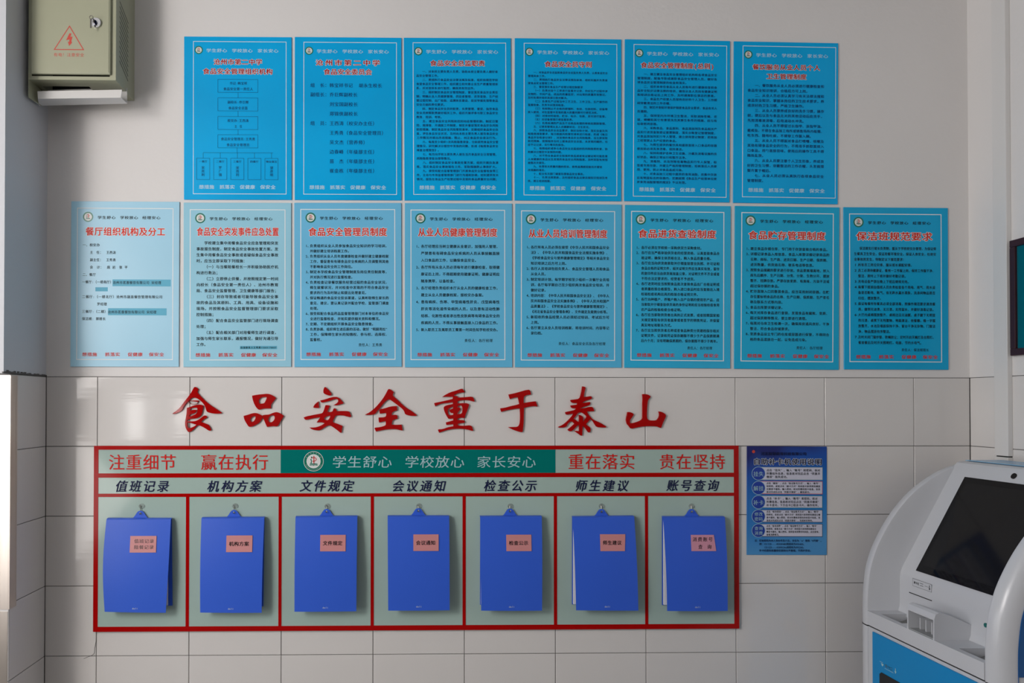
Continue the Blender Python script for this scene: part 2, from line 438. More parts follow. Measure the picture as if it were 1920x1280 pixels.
HEAD_T = ('学生舒心', '学校放心', '家长安心'); HEAD_B = ('学生舒心', '学校放心', '经理安心'); FOOT = ('想措施', '抓落实', '促健康', '保安全')
PM_T = poster_mat('sky_blue_print', (.0, .37, .76), (.0, .42, .84))
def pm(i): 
    c = [(.37,.64,.80),(.31,.60,.74),(.16,.50,.75),(.13,.49,.75),(.09,.46,.73),(.03,.43,.71),(.01,.40,.67),(.008,.38,.68)][i]  # glare haze painted into each board's base colour, strongest at the left
    return poster_mat('glare_haze_blue_print', c, tuple(x*1.06 for x in c))
def top_poster(crop, c, dy_, dx, label, title, th, foot_y, emb):
    p = Poster(crop, *c, PM_T, label)
    tl = c[0]
    p.border(emb[0]-42, emb[1]-66, emb[0]+658, foot_y+54, m_white, 4)
    emblem(p.e, p.x(emb[0]), p.z(emb[1]), 31*p.ux, -T-.0003)
    hx = emb[0]+56; hy = emb[1]+3
    p.lines('heading_text', [(t, hx+a, hx+b, hy) for t, (a, b) in zip(HEAD_T, ((0, 158), (192, 350), (384, 544)))], m_dimwhite, 30, .02)
    p.title(title, th, m_redp)
    p.lines('footer_text', [(t, emb[0]+a, emb[0]+b, foot_y) for t, (a, b) in zip(FOOT, ((2, 118), (156, 272), (308, 424), (460, 578)))], m_dimwhite, 32, .03)
    return p
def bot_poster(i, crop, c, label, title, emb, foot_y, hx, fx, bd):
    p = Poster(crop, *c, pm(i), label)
    p.border(*bd, m_white, 6)
    emblem(p.e, p.x(emb[0]), p.z(emb[1]), 38*p.ux, -T-.0003)
    p.lines('heading_text', [(t, hx+a, hx+b, emb[1]+4) for t, (a, b) in zip(HEAD_B, ((0, 136), (166, 302), (330, 468)))], m_black, 25, .018)
    p.title([title], 66, m_titlered)
    p.lines('footer_text', [(t, fx+a, fx+b, foot_y) for t, (a, b) in zip(FOOT, ((0, 112), (168, 282), (336, 448), (492, 606)))], m_orange, 30, .02)
    return p

# --- upper row
p = top_poster((340,60,4), ((22,33),(828,38),(18,1255),(826,1258)), 0, 0, 'bright blue notice board with a flow chart of boxes, first in upper row',
    [('沧州市第二中学', 240, 608, 225), ('食品安全管理组织机构', 160, 686, 296)], 46, 1162, (130, 137))
mb = MB(); y_ = -T-.0004; bx = lambda a, b, c_, d: mb.frame(p.x(a), p.x(b), p.z(d), p.z(c_), 2.2*p.ux, y_)
for a in (355, 494, 633, 770): bx(273, 575, a, a+100)
for a in (455, 594, 733): mb.line([(p.x(425), p.z(a)), (p.x(425), p.z(a+40))], 2.2*p.ux, y_)
mb.line([(p.x(418), p.z(870)), (p.x(418), p.z(906))], 2.2*p.ux, y_).line([(p.x(165), p.z(906)), (p.x(688), p.z(906))], 2.2*p.ux, y_)
for i in range(5):
    a = 114+i*128; bx(a, a+100, 946, 1108); mb.line([(p.x(a+50), p.z(906)), (p.x(a+50), p.z(946))], 2.2*p.ux, y_)
mb.build('flow_chart_lines', m_dkblue, p.e)
p.lines('body_text', [('书记:韩宝祥', 360, 494, 385), ('食品安全第一责任人', 314, 538, 428), ('副校长:乔巨辉', 345, 505, 527), ('食品安全总监', 352, 498, 571),
    ('校安办:王西涛', 345, 505, 665), ('主　任', 398, 456, 709), ('食品安全管理员:王秀勇', 296, 554, 803), ('食品安全管理员', 338, 512, 847),
    ('一餐厅', 132, 196, 972, 19), ('二餐厅', 260, 324, 972, 19), ('三餐厅', 388, 452, 972, 19), ('四餐厅', 515, 580, 972, 19), ('物业保洁', 634, 718, 972, 19)]
    + [(ch, x-13, x+13, y) for x, s_ in ((163, '宋亮利'), (292, '罗广强'), (421, '宋亮利'), (677, '郭彦明')) for ch, y in zip(s_, (1018, 1044, 1071))], m_dkblue, 25)

p = top_poster((546,60,4), ((27,37),(828,42),(25,1257),(826,1262)), 0, 0, 'bright blue notice board listing committee names in short lines, second in the upper row',
    [('沧州市第二中学', 176, 672, 231), ('食品安全委员会', 242, 606, 300)], 46, 1165, (134, 143))
p.lines('body_text', [('组　长：', 142, 286, 401), ('韩宝祥书记', 286, 462, 401), ('胡永生校长', 505, 682, 401), ('副组长：', 142, 286, 471), ('乔巨辉副校长', 286, 497, 471),
    ('刘宝国副校长', 286, 500, 543), ('郑锦侠副校长', 286, 500, 614), ('组　员：', 142, 286, 686), ('王西涛（校安办主任）', 286, 645, 686), ('王秀勇（食品安全管理员）', 286, 712, 757),
    ('吴文杰（营养师）', 286, 574, 828), ('边春峰（年级部主任）', 286, 645, 899), ('苗　杰（年级部主任）', 286, 645, 970), ('崔金栋（年级部主任）', 286, 645, 1041)], m_dkblue, 34, .016)

p = top_poster((750,60,4), ((30,42),(833,46),(32,1262),(836,1262)), 0, 0, 'bright blue notice board with nine numbered paragraphs, third in the upper row',
    [('食品安全总监职责', 226, 640, 235)], 46, 1166, (140, 146))
p.para('''@一、对本校主要负责人负责，协助本校主要负责人做好食
品安全管理工作。
@二、贯彻执行食品安全法律法规及标准，组织和规范学校
食堂食品安全管理工作，组织建立和完善企业生产质量管理体
系，并对该体系进行监控，确保其有效运作。
@三、组织制定食品安全管理制度，督促落实食品安全责任
制，明确从业人员健康管理、供应者管理、进货查验、生产经
营过程控制、出厂检验、追溯体系建设、投诉举报处理等食品
安全方面的责任要求。
@四、制定食品安全员的职责，负责管理、督促、指导食品
安全员按照职责做好相关工作，组织开展评参与职工食品安全
教育、培训、考核。
@五、建立食品安全风险防控的动态管理机制，制定日管
控、周排查、月调度工作制度，制定并督促落实食品安全风险
防控措施，制定食品安全风险管控清单，定期组织食品安全自
查，评估食品安全状况，及时向本校主要负责人报告食品安全
工作情况并提出改进措施，阻止、纠正食品安全违法行为。
@六、每周至少组织1次风险隐患排查，分析研判食品安全管
理情况，研究解决日管控中发现的问题，形成《每周食品安全
排查治理报告》。
@七、每月向学校主要负责人报告当月食品安全日常管理、
风险隐患排查治理等情况。
@八、组织制定食品安全事故处置方案，组织开展应急演
练，落实食品安全事故报告义务，采取措施防止事故扩大。
@九、接受和配合监督管理部门开展食品安全监督检查等工
作，主动与市场监督管理部门进行沟通和协调，如实提供有关
情况，报告在食品生产经营过程中发现的食品质量安全问题；'''.split('\n'), 122, 736, 298, 31, 21, m_dkblue, 27.2)

p = top_poster((960,60,4), ((20,45),(820,55),(20,1262),(820,1268)), 0, 0, 'bright blue notice board with very dense small text, fourth in the upper row',
    [('食品安全员守则', 242, 600, 243)], 46, 1172, (130, 152))
p.para('''@一、对食品安全总监和食品安全总监负责人负责，认真食品安全
管理具体工作。
@二、贯彻执行食品安全法律法规及标准，组织实施并负责食
堂食品安全管理工作。
@三、督促落实食品生产经营过程控制要求
@（一）负责对各个工序进行监督并记录，作好生产过程中涉
及物料，中间产品，成品的质量监控；对出现的质量异常情况，
及时处理并组织其部分核对解决。
@（二）负责生产过程当中工艺卫生、工作卫生、生产操作的
监督检查，负责车间现场检查。
@（三）有权制止不合格的原辅料、食材、包装材料、设备等
投入使用，对在监督中发现的重大质量问题可行使否决权。
@（四）对食材的验收、贮存、标示、包装、发付进行监督。
@（五）对设备管理行使监督职责。
@（六）负责检测的产品及不合格品处理的审核和跟踪管理。
@五、记录和管理从业人员健康状况、卫生状况。
@六、按照食品安全总监要求，制定自检计划，落实自查及风
险隐患排查要求，每日根据风险管控清单进行检查，形成《每日
食品安全检查记录》，对发现的食品安全风险隐患，当立即采取
防范措施，按照程序及时上报食品安全总监，未发现问题的，也
应予以记录，实行零风险报告。
@七、每周组织或参与食品安全总监组织的风险隐患检查，协
助解决日管控中发现的问题。
@八、对不符合食品安全标准的食品或者有证据证明可能危害
人体健康的食品以及发现的食品安全风险隐患，及时采取有效措
施整改并报告。
@九、处理有关质量问题的投诉，按责追溯原因查找并督促
改措施的落实。
@十、配合有关部门调查处理食品安全事故。
@十一、负责法规更新，及时组织食品法律法规知识培训及考
核，建立培训档案。'''.split('\n'), 118, 717, 306, 27.1, 19, m_dkblue, 29)

p = top_poster((1165,60,4), ((24,52),(810,68),(24,1268),(818,1276)), 0, 0, 'bright blue notice board with ten paragraphs, part-bracketed title, fifth in upper row',
    [('食品安全管理制度(总则)', 142, 694, 253)], 46, 1183, (132, 163))
p.para('''@一、建立健全食品安全管理组织机构和各项食品安全
管理制度，配备专职或兼职食品安全管理人员，做好各
项食品安全管理制度的检查和落实。
@二、组织本单位食品从业人员每年进行健康检查和食
品安全知识法律法规的培训，确保从业人员持有健康证明
和培训合格证后上岗工作，及时调离职位禁忌的患者。
@三、食品生产经营人员保持良好的个人卫生，工作期
间穿戴清洁的工作衣帽。
@四、制定并张贴环境保护制度食品安全要求，食品有关人
员遵照。
@五、保持室内外环境卫生整洁，采取消除苍蝇、老
鼠、蟑螂和其它有害昆虫及其孳生条件的措施，应与有
垃圾密闭容器。
@六、采购食品、食品原料、食品添加剂及食品相关产
品实行进货查验索证索票制度，落实台账登记管理制度，
对食品添加剂实行专人管理，建立使用登记制度；拒绝加
工经营禁止生产经营的食品。
@七、为师生提供的餐饮具和盛放直接入口食品的容器
使用前必须洗净消毒，保持清洁。
@八、保持和维护各种卫生设施、冷藏及消毒设施的良
好状态，确保正常运行和整齐洁净。
@九、消毒剂、杀虫剂等有毒物品实行专人保管，标
签或专用存放，并建立严格的管理制度，经核准后人员使
用、使用，防止对食品造成污染。
@十、对食品加工过程中废弃的食用油脂，应集中存放
在有明显标志的容器内，定期按照《食品生产经营单位废
弃食用油脂管理的规定》予以处理。'''.split('\n'), 117, 717, 320, 31.1, 21, m_dkblue, 25)

p = top_poster((1365,70,4), ((42,28),(825,44),(42,1240),(826,1250)), 0, 0, 'bright blue notice board, two-line title over seven paragraphs, last in upper row',
    [('餐饮服务从业人员个人', 180, 690, 226), ('卫生管理制度', 284, 588, 295)], 44, 1148, (150, 134))
p.para('''@一、餐饮服务从业人员必须进行健康检查和
食品安全知识培训，合格后方可上岗。
@二、从业人员必须认真学习有关法律法规和
食品安全知识，掌握本岗位的卫生技术要求，养
成良好的卫生习惯，严格卫生操作。
@三、从业人员要养成良好的洗手习惯，操作
前，便后以及与食品无关的其他活动后应洗手，
先用消毒液消毒，后用流动水冲洗。
@四、从业人员不得留过长指甲、涂指甲油、
戴戒指，不得在食品加工场所或销售场所内吸烟、
吃东西、随地吐痰，不得穿工作服入厕。
@五、从业人员不得面对食品打喷嚏、咳嗽及
其他有碍食品安全的行为，不得用手抓取直接入
口食品，用勺直接尝味，使用后的操作工具不得
随处乱放。
@六、从业人员要注意个人卫生形象，养成良
好的卫生习惯，穿戴整洁的工作衣帽，头发梳理
整齐置于帽后。
@七、从业人员必须认真执行各项食品安全
管理制度。'''.split('\n'), 144, 720, 365, 37.5, 25, m_dkblue, 21)

# --- lower row
K = 3.936
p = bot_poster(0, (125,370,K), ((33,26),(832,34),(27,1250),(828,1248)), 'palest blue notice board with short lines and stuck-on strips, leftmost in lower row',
    ('餐厅组织机构及分工', 136, 728, 252), (155, 145), 1158, 224, 116, (74, 78, 786, 1199))
mat('light_blue_strip', (.13, .45, .62), .4, spec=.12)
for a, b, c_, d in ((338, 768, 606, 656), (212, 303, 664, 694), (306, 738, 818, 870)):
    MB().box(p.x(a), p.x(b), -T-.0004, -T-.0001, p.z(d), p.z(c_)).build('correction_strip', bpy.data.materials['light_blue_strip'], p.e)
p.lines('body_text', [('一、校安办', 116, 244, 352), ('主　任：　王西涛', 170, 362, 407), ('副主任：　王秀勇', 170, 362, 462), ('会　计：　庞 岩　张 平', 170, 450, 516), ('二、餐厅', 116, 216, 571),
    ('一餐厅:（一楼南厅）', 114, 342, 625), ('沧州市茗惠餐饮有限公司 宋经理', 340, 698, 629), ('二餐厅:（一楼北厅）沧州市晟喜餐饮管理有限公司', 114, 708, 734), ('罗经理', 224, 298, 788),
    ('三餐厅:（二楼）', 114, 304, 843), ('沧州市茗惠餐饮有限公司 宋经理', 304, 664, 846), ('保洁班: 郭班长', 114, 290, 896)], m_black, 25, .014, -T-.0009)

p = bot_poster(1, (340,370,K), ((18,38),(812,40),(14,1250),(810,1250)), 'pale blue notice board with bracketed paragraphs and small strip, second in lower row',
    ('食品安全突发事件应急处置', 112, 720, 253), (139, 154), 1162, 206, 104, (62, 88, 768, 1202))
p.para('''@学校建立集中用餐食品安全应急管理和突发
事故报告制度，制定食品安全事故处置方案。发
生集中用餐食品安全事故或者疑似食品安全事故
时，应当立即采取下列措施：
@（一）与当餐陪餐校长一并积极协助医疗机
构进行救治；
@（二）立即停止供餐，并按照规定第一时间
向校长（食品安全第一责任人）、沧州市教育
局、食品安全监督管理、卫生健康等部门报告；
@（三）封存导致或者可能导致食品安全事
故的食品及其原料、工具、用具、设备设施和
现场，并按照食品安全监督管理部门要求采取
控制措施；
@（四）配合食品安全监管部门进行现场调查
处理；
@（五）配合相关部门对用餐师生进行调查，
加强与师生家长联系，通报情况，做好沟通引导
工作。'''.split('\n'), 110, 716, 337, 44, 27, m_black, 21)
MB().box(p.x(432), p.x(706), -T-.0004, -T-.0001, p.z(1120), p.z(1096)).build('correction_strip', bpy.data.materials['light_blue_strip'], p.e)
p.lines('strip_text', [('应急联系人王秀勇15503170037', 436, 702, 1108)], m_black, 17, .02, -T-.0009)

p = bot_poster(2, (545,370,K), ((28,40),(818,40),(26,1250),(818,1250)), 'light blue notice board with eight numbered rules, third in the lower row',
    ('食品安全管理员制度', 130, 714, 254), (148, 150), 1157, 214, 112, (72, 86, 772, 1198))
p.para('''1、负责组织从业人员参加食品安全知识的学习培训，
并做好建立培训档案工作。
2、负责组织从业人员年度健康检查并做好建立健康档案
工作，督促患有有碍食品安全疾病的人员调整到其他
不影响食品安全的工作岗位。
3、制定本学校食品安全管理制度及岗位责任制度等，
并对执行情况进行监督检查。
4、负责检查记录餐饮服务经营过程的食品安全状况，
师生就餐状况，并对检查中发现的不符合食品安全
要求的行为及时制止和提出处理意见。
5、保证畅通的食品安全投诉渠道，认真听取师生家长的
意见、建议，要认真记录并配合学校、监管部门调查
处理。
6、接受和配合食品药品监督管理部门对本单位的食品安
全进行监督检查，并如实提供相关资料和情况。
7、定期、不定期组织开展食品安全隐患排查。
8、负责协调、组织师生进后厨的活动，做好“明厨亮灶”
工作，保障师生家长的知情权、参与权、选择权、
监督权。'''.split('\n'), 141, 724, 358, 38.4, 25, m_black, 23, prefix=110)
p.lines('signature_text', [('责任人：王秀勇', 498, 674, 1088)], m_black, 26)

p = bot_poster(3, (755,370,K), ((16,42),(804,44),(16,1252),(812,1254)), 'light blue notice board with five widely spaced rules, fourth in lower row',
    ('从业人员健康管理制度', 112, 700, 258), (131, 156), 1160, 198, 106, (58, 91, 756, 1200))
p.para('''1、各厅经理应当树立健康从业意识，加强用人管理，
严禁患有有碍食品安全疾病的人员从事接触直接
入口食品的工作，以确保食品安全。
2、各厅所有从业人员必须每年进行健康检查，取得健
康证后上岗，不得超期使用健康证明，健康证明应
随身携带，以备检查。
3、各厅经理负责组织本厅从业人员的健康检查工作，
建立从业人员健康档案，报校安办备案。
4、患有痢疾、伤寒、甲型病毒性肝炎、戊型病毒性
肝炎等消化道传染病的人员，以及患有活动性肺
结核、化脓性或者渗出性皮肤病等有碍食品安全的
疾病的人员，不得从事接触直接入口食品的工作。
5、新入职员工及离职员工需第一时间告知学校校安办。'''.split('\n'), 134, 716, 362, 51.2, 26, m_black, 22, prefix=98)
p.lines('signature_text', [('责任人：各厅经理', 454, 664, 1056)], m_black, 26)

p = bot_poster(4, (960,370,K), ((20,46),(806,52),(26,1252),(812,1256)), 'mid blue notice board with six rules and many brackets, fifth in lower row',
    ('从业人员培训管理制度', 120, 704, 268), (139, 163), 1164, 206, 112, (66, 99, 760, 1204))
p.para('''1、各厅所有人员必须在接受《中华人民共和国食品安全
法》、《中华人民共和国食品安全法规实施条例》、
《学校食品安全与营养健康管理规定》等相关食品安全
知识培训之后方可上岗。
2、各厅人员培训包括负责人、食品安全管理人员和食品
从业人员。
3、制定培训计划，每学期学校至少组织一次餐厅全员培
训，各厅每学期自己至少组织两次食品安全培训，并
做好记录。
4、培训内容：《中华人民共和国食品安全法》、《中华人
民共和国食品安全法实施条例》、《中华人民共和国产
品质量法》、《学校食品安全与营养健康管理规定》、
《河北省食品安全管理条例》、文件规定及案例分析等。
5、新招收的食品经营人员必须经过培训、考试后方可
上岗。
6、各厅建立从业人员培训档案，将培训时间、内容等记
录归档。'''.split('\n'), 137, 718, 369, 39.6, 25, m_black, 23, prefix=106)
p.lines('signature_text', [('责任人：食品安全员及各厅经理', 342, 690, 1079)], m_black, 25)

p = bot_poster(5, (1165,370,K), ((26,54),(806,64),(24,1256),(806,1262)), 'mid blue notice board with seven crowded numbered rules, sixth in the lower row',
    ('食品进货查验制度', 120, 700, 270), (142, 166), 1165, 210, 114, (70, 104, 758, 1206))
p.para('''1、各厅必须在学校统一采购供货方采购食材。
2、各厅应当严格审验供货者的经营资格，认真查验食品合
格证明，确保主体资格合法，购入食品质量合格。
3、各厅应当向供货商索取并仔细查验营业执照、许可证和
食品合格的证明文件，相关证明文件应当真实有效，留存
的复印件应当由供货商加盖公章，对证明文件不齐全或者
不符合法定要求的，经营者不予进货。
4、各厅进货时应当按照食品批次查验食品出厂合格证明或
者质量检验合格报告，购入进口食品时应当查验出入境
检验检疫机构出具的检验合格证明文件。
5、各厅向种植户、养殖户购入自产自销的使用农产品，应
当索取并仔细查验供货商的身份证明和应当检验检疫食用
农产品的检验检疫合格证明。
6、各厅应当索取供货者出具的正式发票，或者按照国家相
关规定索取有供货者盖章或者签字的销售凭证，并保留
真实地址和联系方式。
7、各厅应当按供货者名称或者食品种类分类建档保存相关
证明文件，记录和凭证保存期限不得少于产品保质期满
后六个月；没有明确保质期的，保存期限不得少于两年。'''.split('\n'), 145, 724, 373, 38.1, 25, m_black, 24, prefix=108)
p.lines('signature_text', [('责任人：各厅经理', 486, 672, 1110)], m_black, 25)

p = bot_poster(6, (1370,375,K), ((24,42),(796,54),(34,1244),(806,1252)), 'deep blue notice board with eight numbered rules, seventh in the lower row',
    ('食品贮存管理制度', 126, 700, 262), (144, 155), 1151, 212, 122, (76, 94, 758, 1193))
p.para('''1、建立食品存储仓库，专门用于存放查验合格的食品。
2、详细记录食品入库信息，食品入库要详细记录商品的
名称、商标、生产商、进货日期、生产日期、保质期、
进货数量，供货商名称、联系电话等信息。
3、按照食品储藏的要求进行存放。食品要离墙离地，按入
库先后顺序、生产日期、分类、分架、生熟分开、摆放
整齐、挂牌存放。严禁存放变质、有臭味、污染不洁或
超过保存期的食品。
4、贮存直接入口的散装食品，应当采用封闭容器。在贮
存位置标明食品的名称、生产日期、保质期、生产者名
称及联系方式等内容。
5、食品出库要详细记录。
6、每天对库存食品进行查验，发现食品有腐败、变质、
超过保质期等情况，要立即进行清理。
7、每周对仓库卫生检测一次，确保库房通风良好，干净
整洁，符合食品存储要求。
8、变质食品设立专门的仓库或容器进行保管，不得同合
格的食品混放在一起，以免造成污染。'''.split('\n'), 143, 728, 362, 39.3, 25, m_black, 23, prefix=112)
p.lines('signature_text', [('责任人：各厅经理', 484, 680, 1089)], m_black, 25)

p = bot_poster(7, (1570,375,K), ((42,52),(812,58),(54,1248),(826,1252)), 'deep blue notice board, seven rules below lead paragraph, rightmost in lower row',
    ('保洁班规范要求', 138, 704, 268), (157, 165), 1157, 224, 134, (88, 102, 770, 1196))
p.para('''@保洁班实行班长负责制，服从于学校校安办管理，为保证师
生餐具卫生安全，保证用餐环境安全，保证人身安全，杜绝安
全事故的发生，特制定以下规范要求：'''.split('\n'), 122, 730, 358, 40.6, 25, m_black, 27, indent=.9)
p.para('''1.所有员工岗位安排，服从班长调配安排。
2.员工必须持健康证，着统一工作服上岗，保持工作服干净、
整洁，按时上下班并做好考勤记录。
3.充电设备严禁在晚上下班后继续充电。
4.每餐下班前由值班人员负责检查各个用电、用气、用水设
备是否断电、断气，有无跑水漏水现象，洗涤间物品是否
归位，摆放整齐。
5.保证每餐所有餐具必须全部消毒，按操作规范要求清洗餐
具，做到无油渍，无污渍，无残留水，并做好消毒记录。
6.大厅内桌椅摆放整齐，桌椅边沿无油腻，桌子腿下无明显
的污渍，桌凳下无残置物，地面清洁，收餐棚，桶一字摆
放整齐，水池及墙面保持干净，窗台干净无杂物，门窗洁
净，物品摆放有序整洁。
7.及时关闭门窗纱窗，防蝇防尘；定时开启灭蝇灯及台照灯。
餐前餐后及时开关照明灯，电扇，节约水电气。'''.split('\n'), 152, 722, 480, 40.9, 25, m_black, 25, prefix=124)
p.lines('signature_text', [('责任人：保洁班班长', 470, 674, 1105)], m_black, 24)

# ---------------------------------------------------------------- small instruction poster
c_ = (1390, 830, 5.82)
mi = bpy.data.materials.new('instruction_print'); mi.use_nodes = True; nt = mi.node_tree; b = nt.nodes['Principled BSDF']
b.inputs['Roughness'].default_value = .3
tc = nt.nodes.new('ShaderNodeTexCoord'); sx = nt.nodes.new('ShaderNodeSeparateXYZ'); nt.links.new(tc.outputs['Generated'], sx.inputs[0])
ad = nt.nodes.new('ShaderNodeMath'); ad.operation = 'MULTIPLY_ADD'; ad.inputs[1].default_value = -.22; nt.links.new(sx.outputs[0], ad.inputs[0]); nt.links.new(sx.outputs[2], ad.inputs[2])
wv = nt.nodes.new('ShaderNodeTexWave'); wv.inputs['Scale'].default_value = 1.2; wv.inputs['Distortion'].default_value = 4; wv.bands_direction = 'DIAGONAL'; nt.links.new(tc.outputs['Generated'], wv.inputs[0])
ad2 = nt.nodes.new('ShaderNodeMath'); ad2.operation = 'MULTIPLY_ADD'; ad2.inputs[1].default_value = .06; nt.links.new(wv.outputs[1], ad2.inputs[0]); nt.links.new(ad.outputs[0], ad2.inputs[2])
rp = nt.nodes.new('ShaderNodeValToRGB'); nt.links.new(ad2.outputs[0], rp.inputs[0]); nt.links.new(rp.outputs[0], b.inputs['Base Color'])
E_ = rp.color_ramp.elements; E_[0].position = 0; E_[0].color = (.07, .30, .62, 1); E_[1].position = .93; E_[1].color = (.002, .008, .14, 1)
for ps, cl in ((.25, (.03, .22, .58, 1)), (.6, (.005, .12, .46, 1)), (.78, (.003, .07, .38, 1))):
    e_ = E_.new(ps); e_.color = cl
T = .003
p = Poster(c_, (57,36), (934,40), (60,1222), (934,1224), mi, 'small dark blue instruction poster with five round captions, right of the red-framed board')
p.e.name = 'instruction_poster'; p.e['category'] = 'poster'
for nm_, ml, off_, yy in (('title_outline', m_white, .065, .0006), ('title_text', m_navy, .03, .0010)):
    p.lines(nm_, [('自助补卡机使用说明', 126, 880, 205)], ml, 74, off_, -T-yy)
p.lines('company_line', [('河北智慧教育科技有限公司', 210, 708, 118)], m_navy, 36, .03)
MB().disc(p.x(132), p.z(97), 17*p.ux, -T-.0005, 16).build('red_mark', m_warn, p.e)
rows = [(335, 265, 405, 'a', '挂失', ['点击“挂失”，输入“账号”和密码，核对', '所需挂失信息，信息核对完后点击“同意并', '继续”挂失成功。']),
 (492, 418, 560, 'r', '解挂', ['点击“解挂”，点击“验证账号方式”，输入“账号”', '和密码，或者点击“刷卡方式”将校园卡放到密码键盘', '左侧读卡器处，输入密码，核对所需校园卡信息，信息', '核对完成后点击“同意并继续”，解挂成功。']),
 (647, 575, 712, 't', '补卡', ['点击“补卡”，输入“账号”和密码，核对', '所需信息，信息核对完后点击“同意并继续”', '补卡成功，下方出卡口取走卡片，操作完毕。']),
 (802, 730, 868, 'n', '修改密码', ['点击“修改密码”，点击“验证账号方式”，输入“账号”', '和密码，或者点击“刷卡方式”将校园卡放到密码键盘左侧', '读卡器处，输入密码，核对所需修改密码的校园卡信息，信', '息核对完成后点击“同意并继续”，完成修改密码。']),
 (957, 883, 1025, 'n', '查询消费', ['点击“查询消费”，点击“验证账号方式”，输入“账号”', '和密码，或者点击“刷卡方式”将校园卡放到密码键盘左', '侧读卡器处，输入密码，选择查询消费的时间段，点击查询，', '查看消费情况。'])]
bm_ = {'a': mat('grey_green_ink', (.4, .48, .42), .4), 'r': m_warn, 't': mat('teal_ink', (.02, .2, .25), .4), 'n': m_navy}
pink = mat('pale_lilac_field', (.62, .62, .74), .4)
for yc, a, b_, k, cap, tx in rows:
    f_ = MB().rect(p.x(200), p.x(886), p.z(b_), p.z(a), -T-.0003).build('text_field_border', bm_[k], p.e)
    MB().rect(p.x(204), p.x(881), p.z(b_-6), p.z(a+5), -T-.0005).build('text_field', pink, p.e)
    n = len(tx); h = 30 if n == 3 else 24; gap = 36.5 if n == 3 else 32
    y0 = (a+b_)/2-(n-1)*gap/2; mx = max(tw(t) for t in tx)
    p.lines('caption_text', [(t, 272, 272+588*min(1, tw(t)/mx*1.0), y0+i*gap) for i, t in enumerate(tx)], m_black, h, .022, -T-.0008)
    d_ = MB().disc(p.x(186), p.z(yc), 74*p.ux, -T-.0008, 32).build('badge_rim', m_paleink, p.e)
    MB().disc(p.x(186), p.z(yc), 69*p.ux, -T-.0010, 32).build('badge', mat('badge_blue', (.01, .045, .35), .35) if 'badge_blue' not in bpy.data.materials else bpy.data.materials['badge_blue'], p.e)
    if len(cap) == 2: p.lines('badge_text', [(cap, 128, 244, yc+5)], m_paleink, 58, .012, -T-.0014)
    else: p.lines('badge_text', [(cap[:2], 140, 234, yc-25), (cap[2:], 140, 234, yc+28)], m_paleink, 44, .01, -T-.0014)
p.lines('note_text', [('注：初始密码为本人身份号后六位，末位为“x”使用“0代替”。', 140, 884, 1065), ('例：131123----02030480则密码为030480。', 192, 696, 1102), ('131123----0309524x则密码为095240。', 246, 694, 1138), ('补卡机密码和圈存机密码分开管理，不同步变动。', 192, 770, 1173)], m_navy, 27, .02)
T = .005

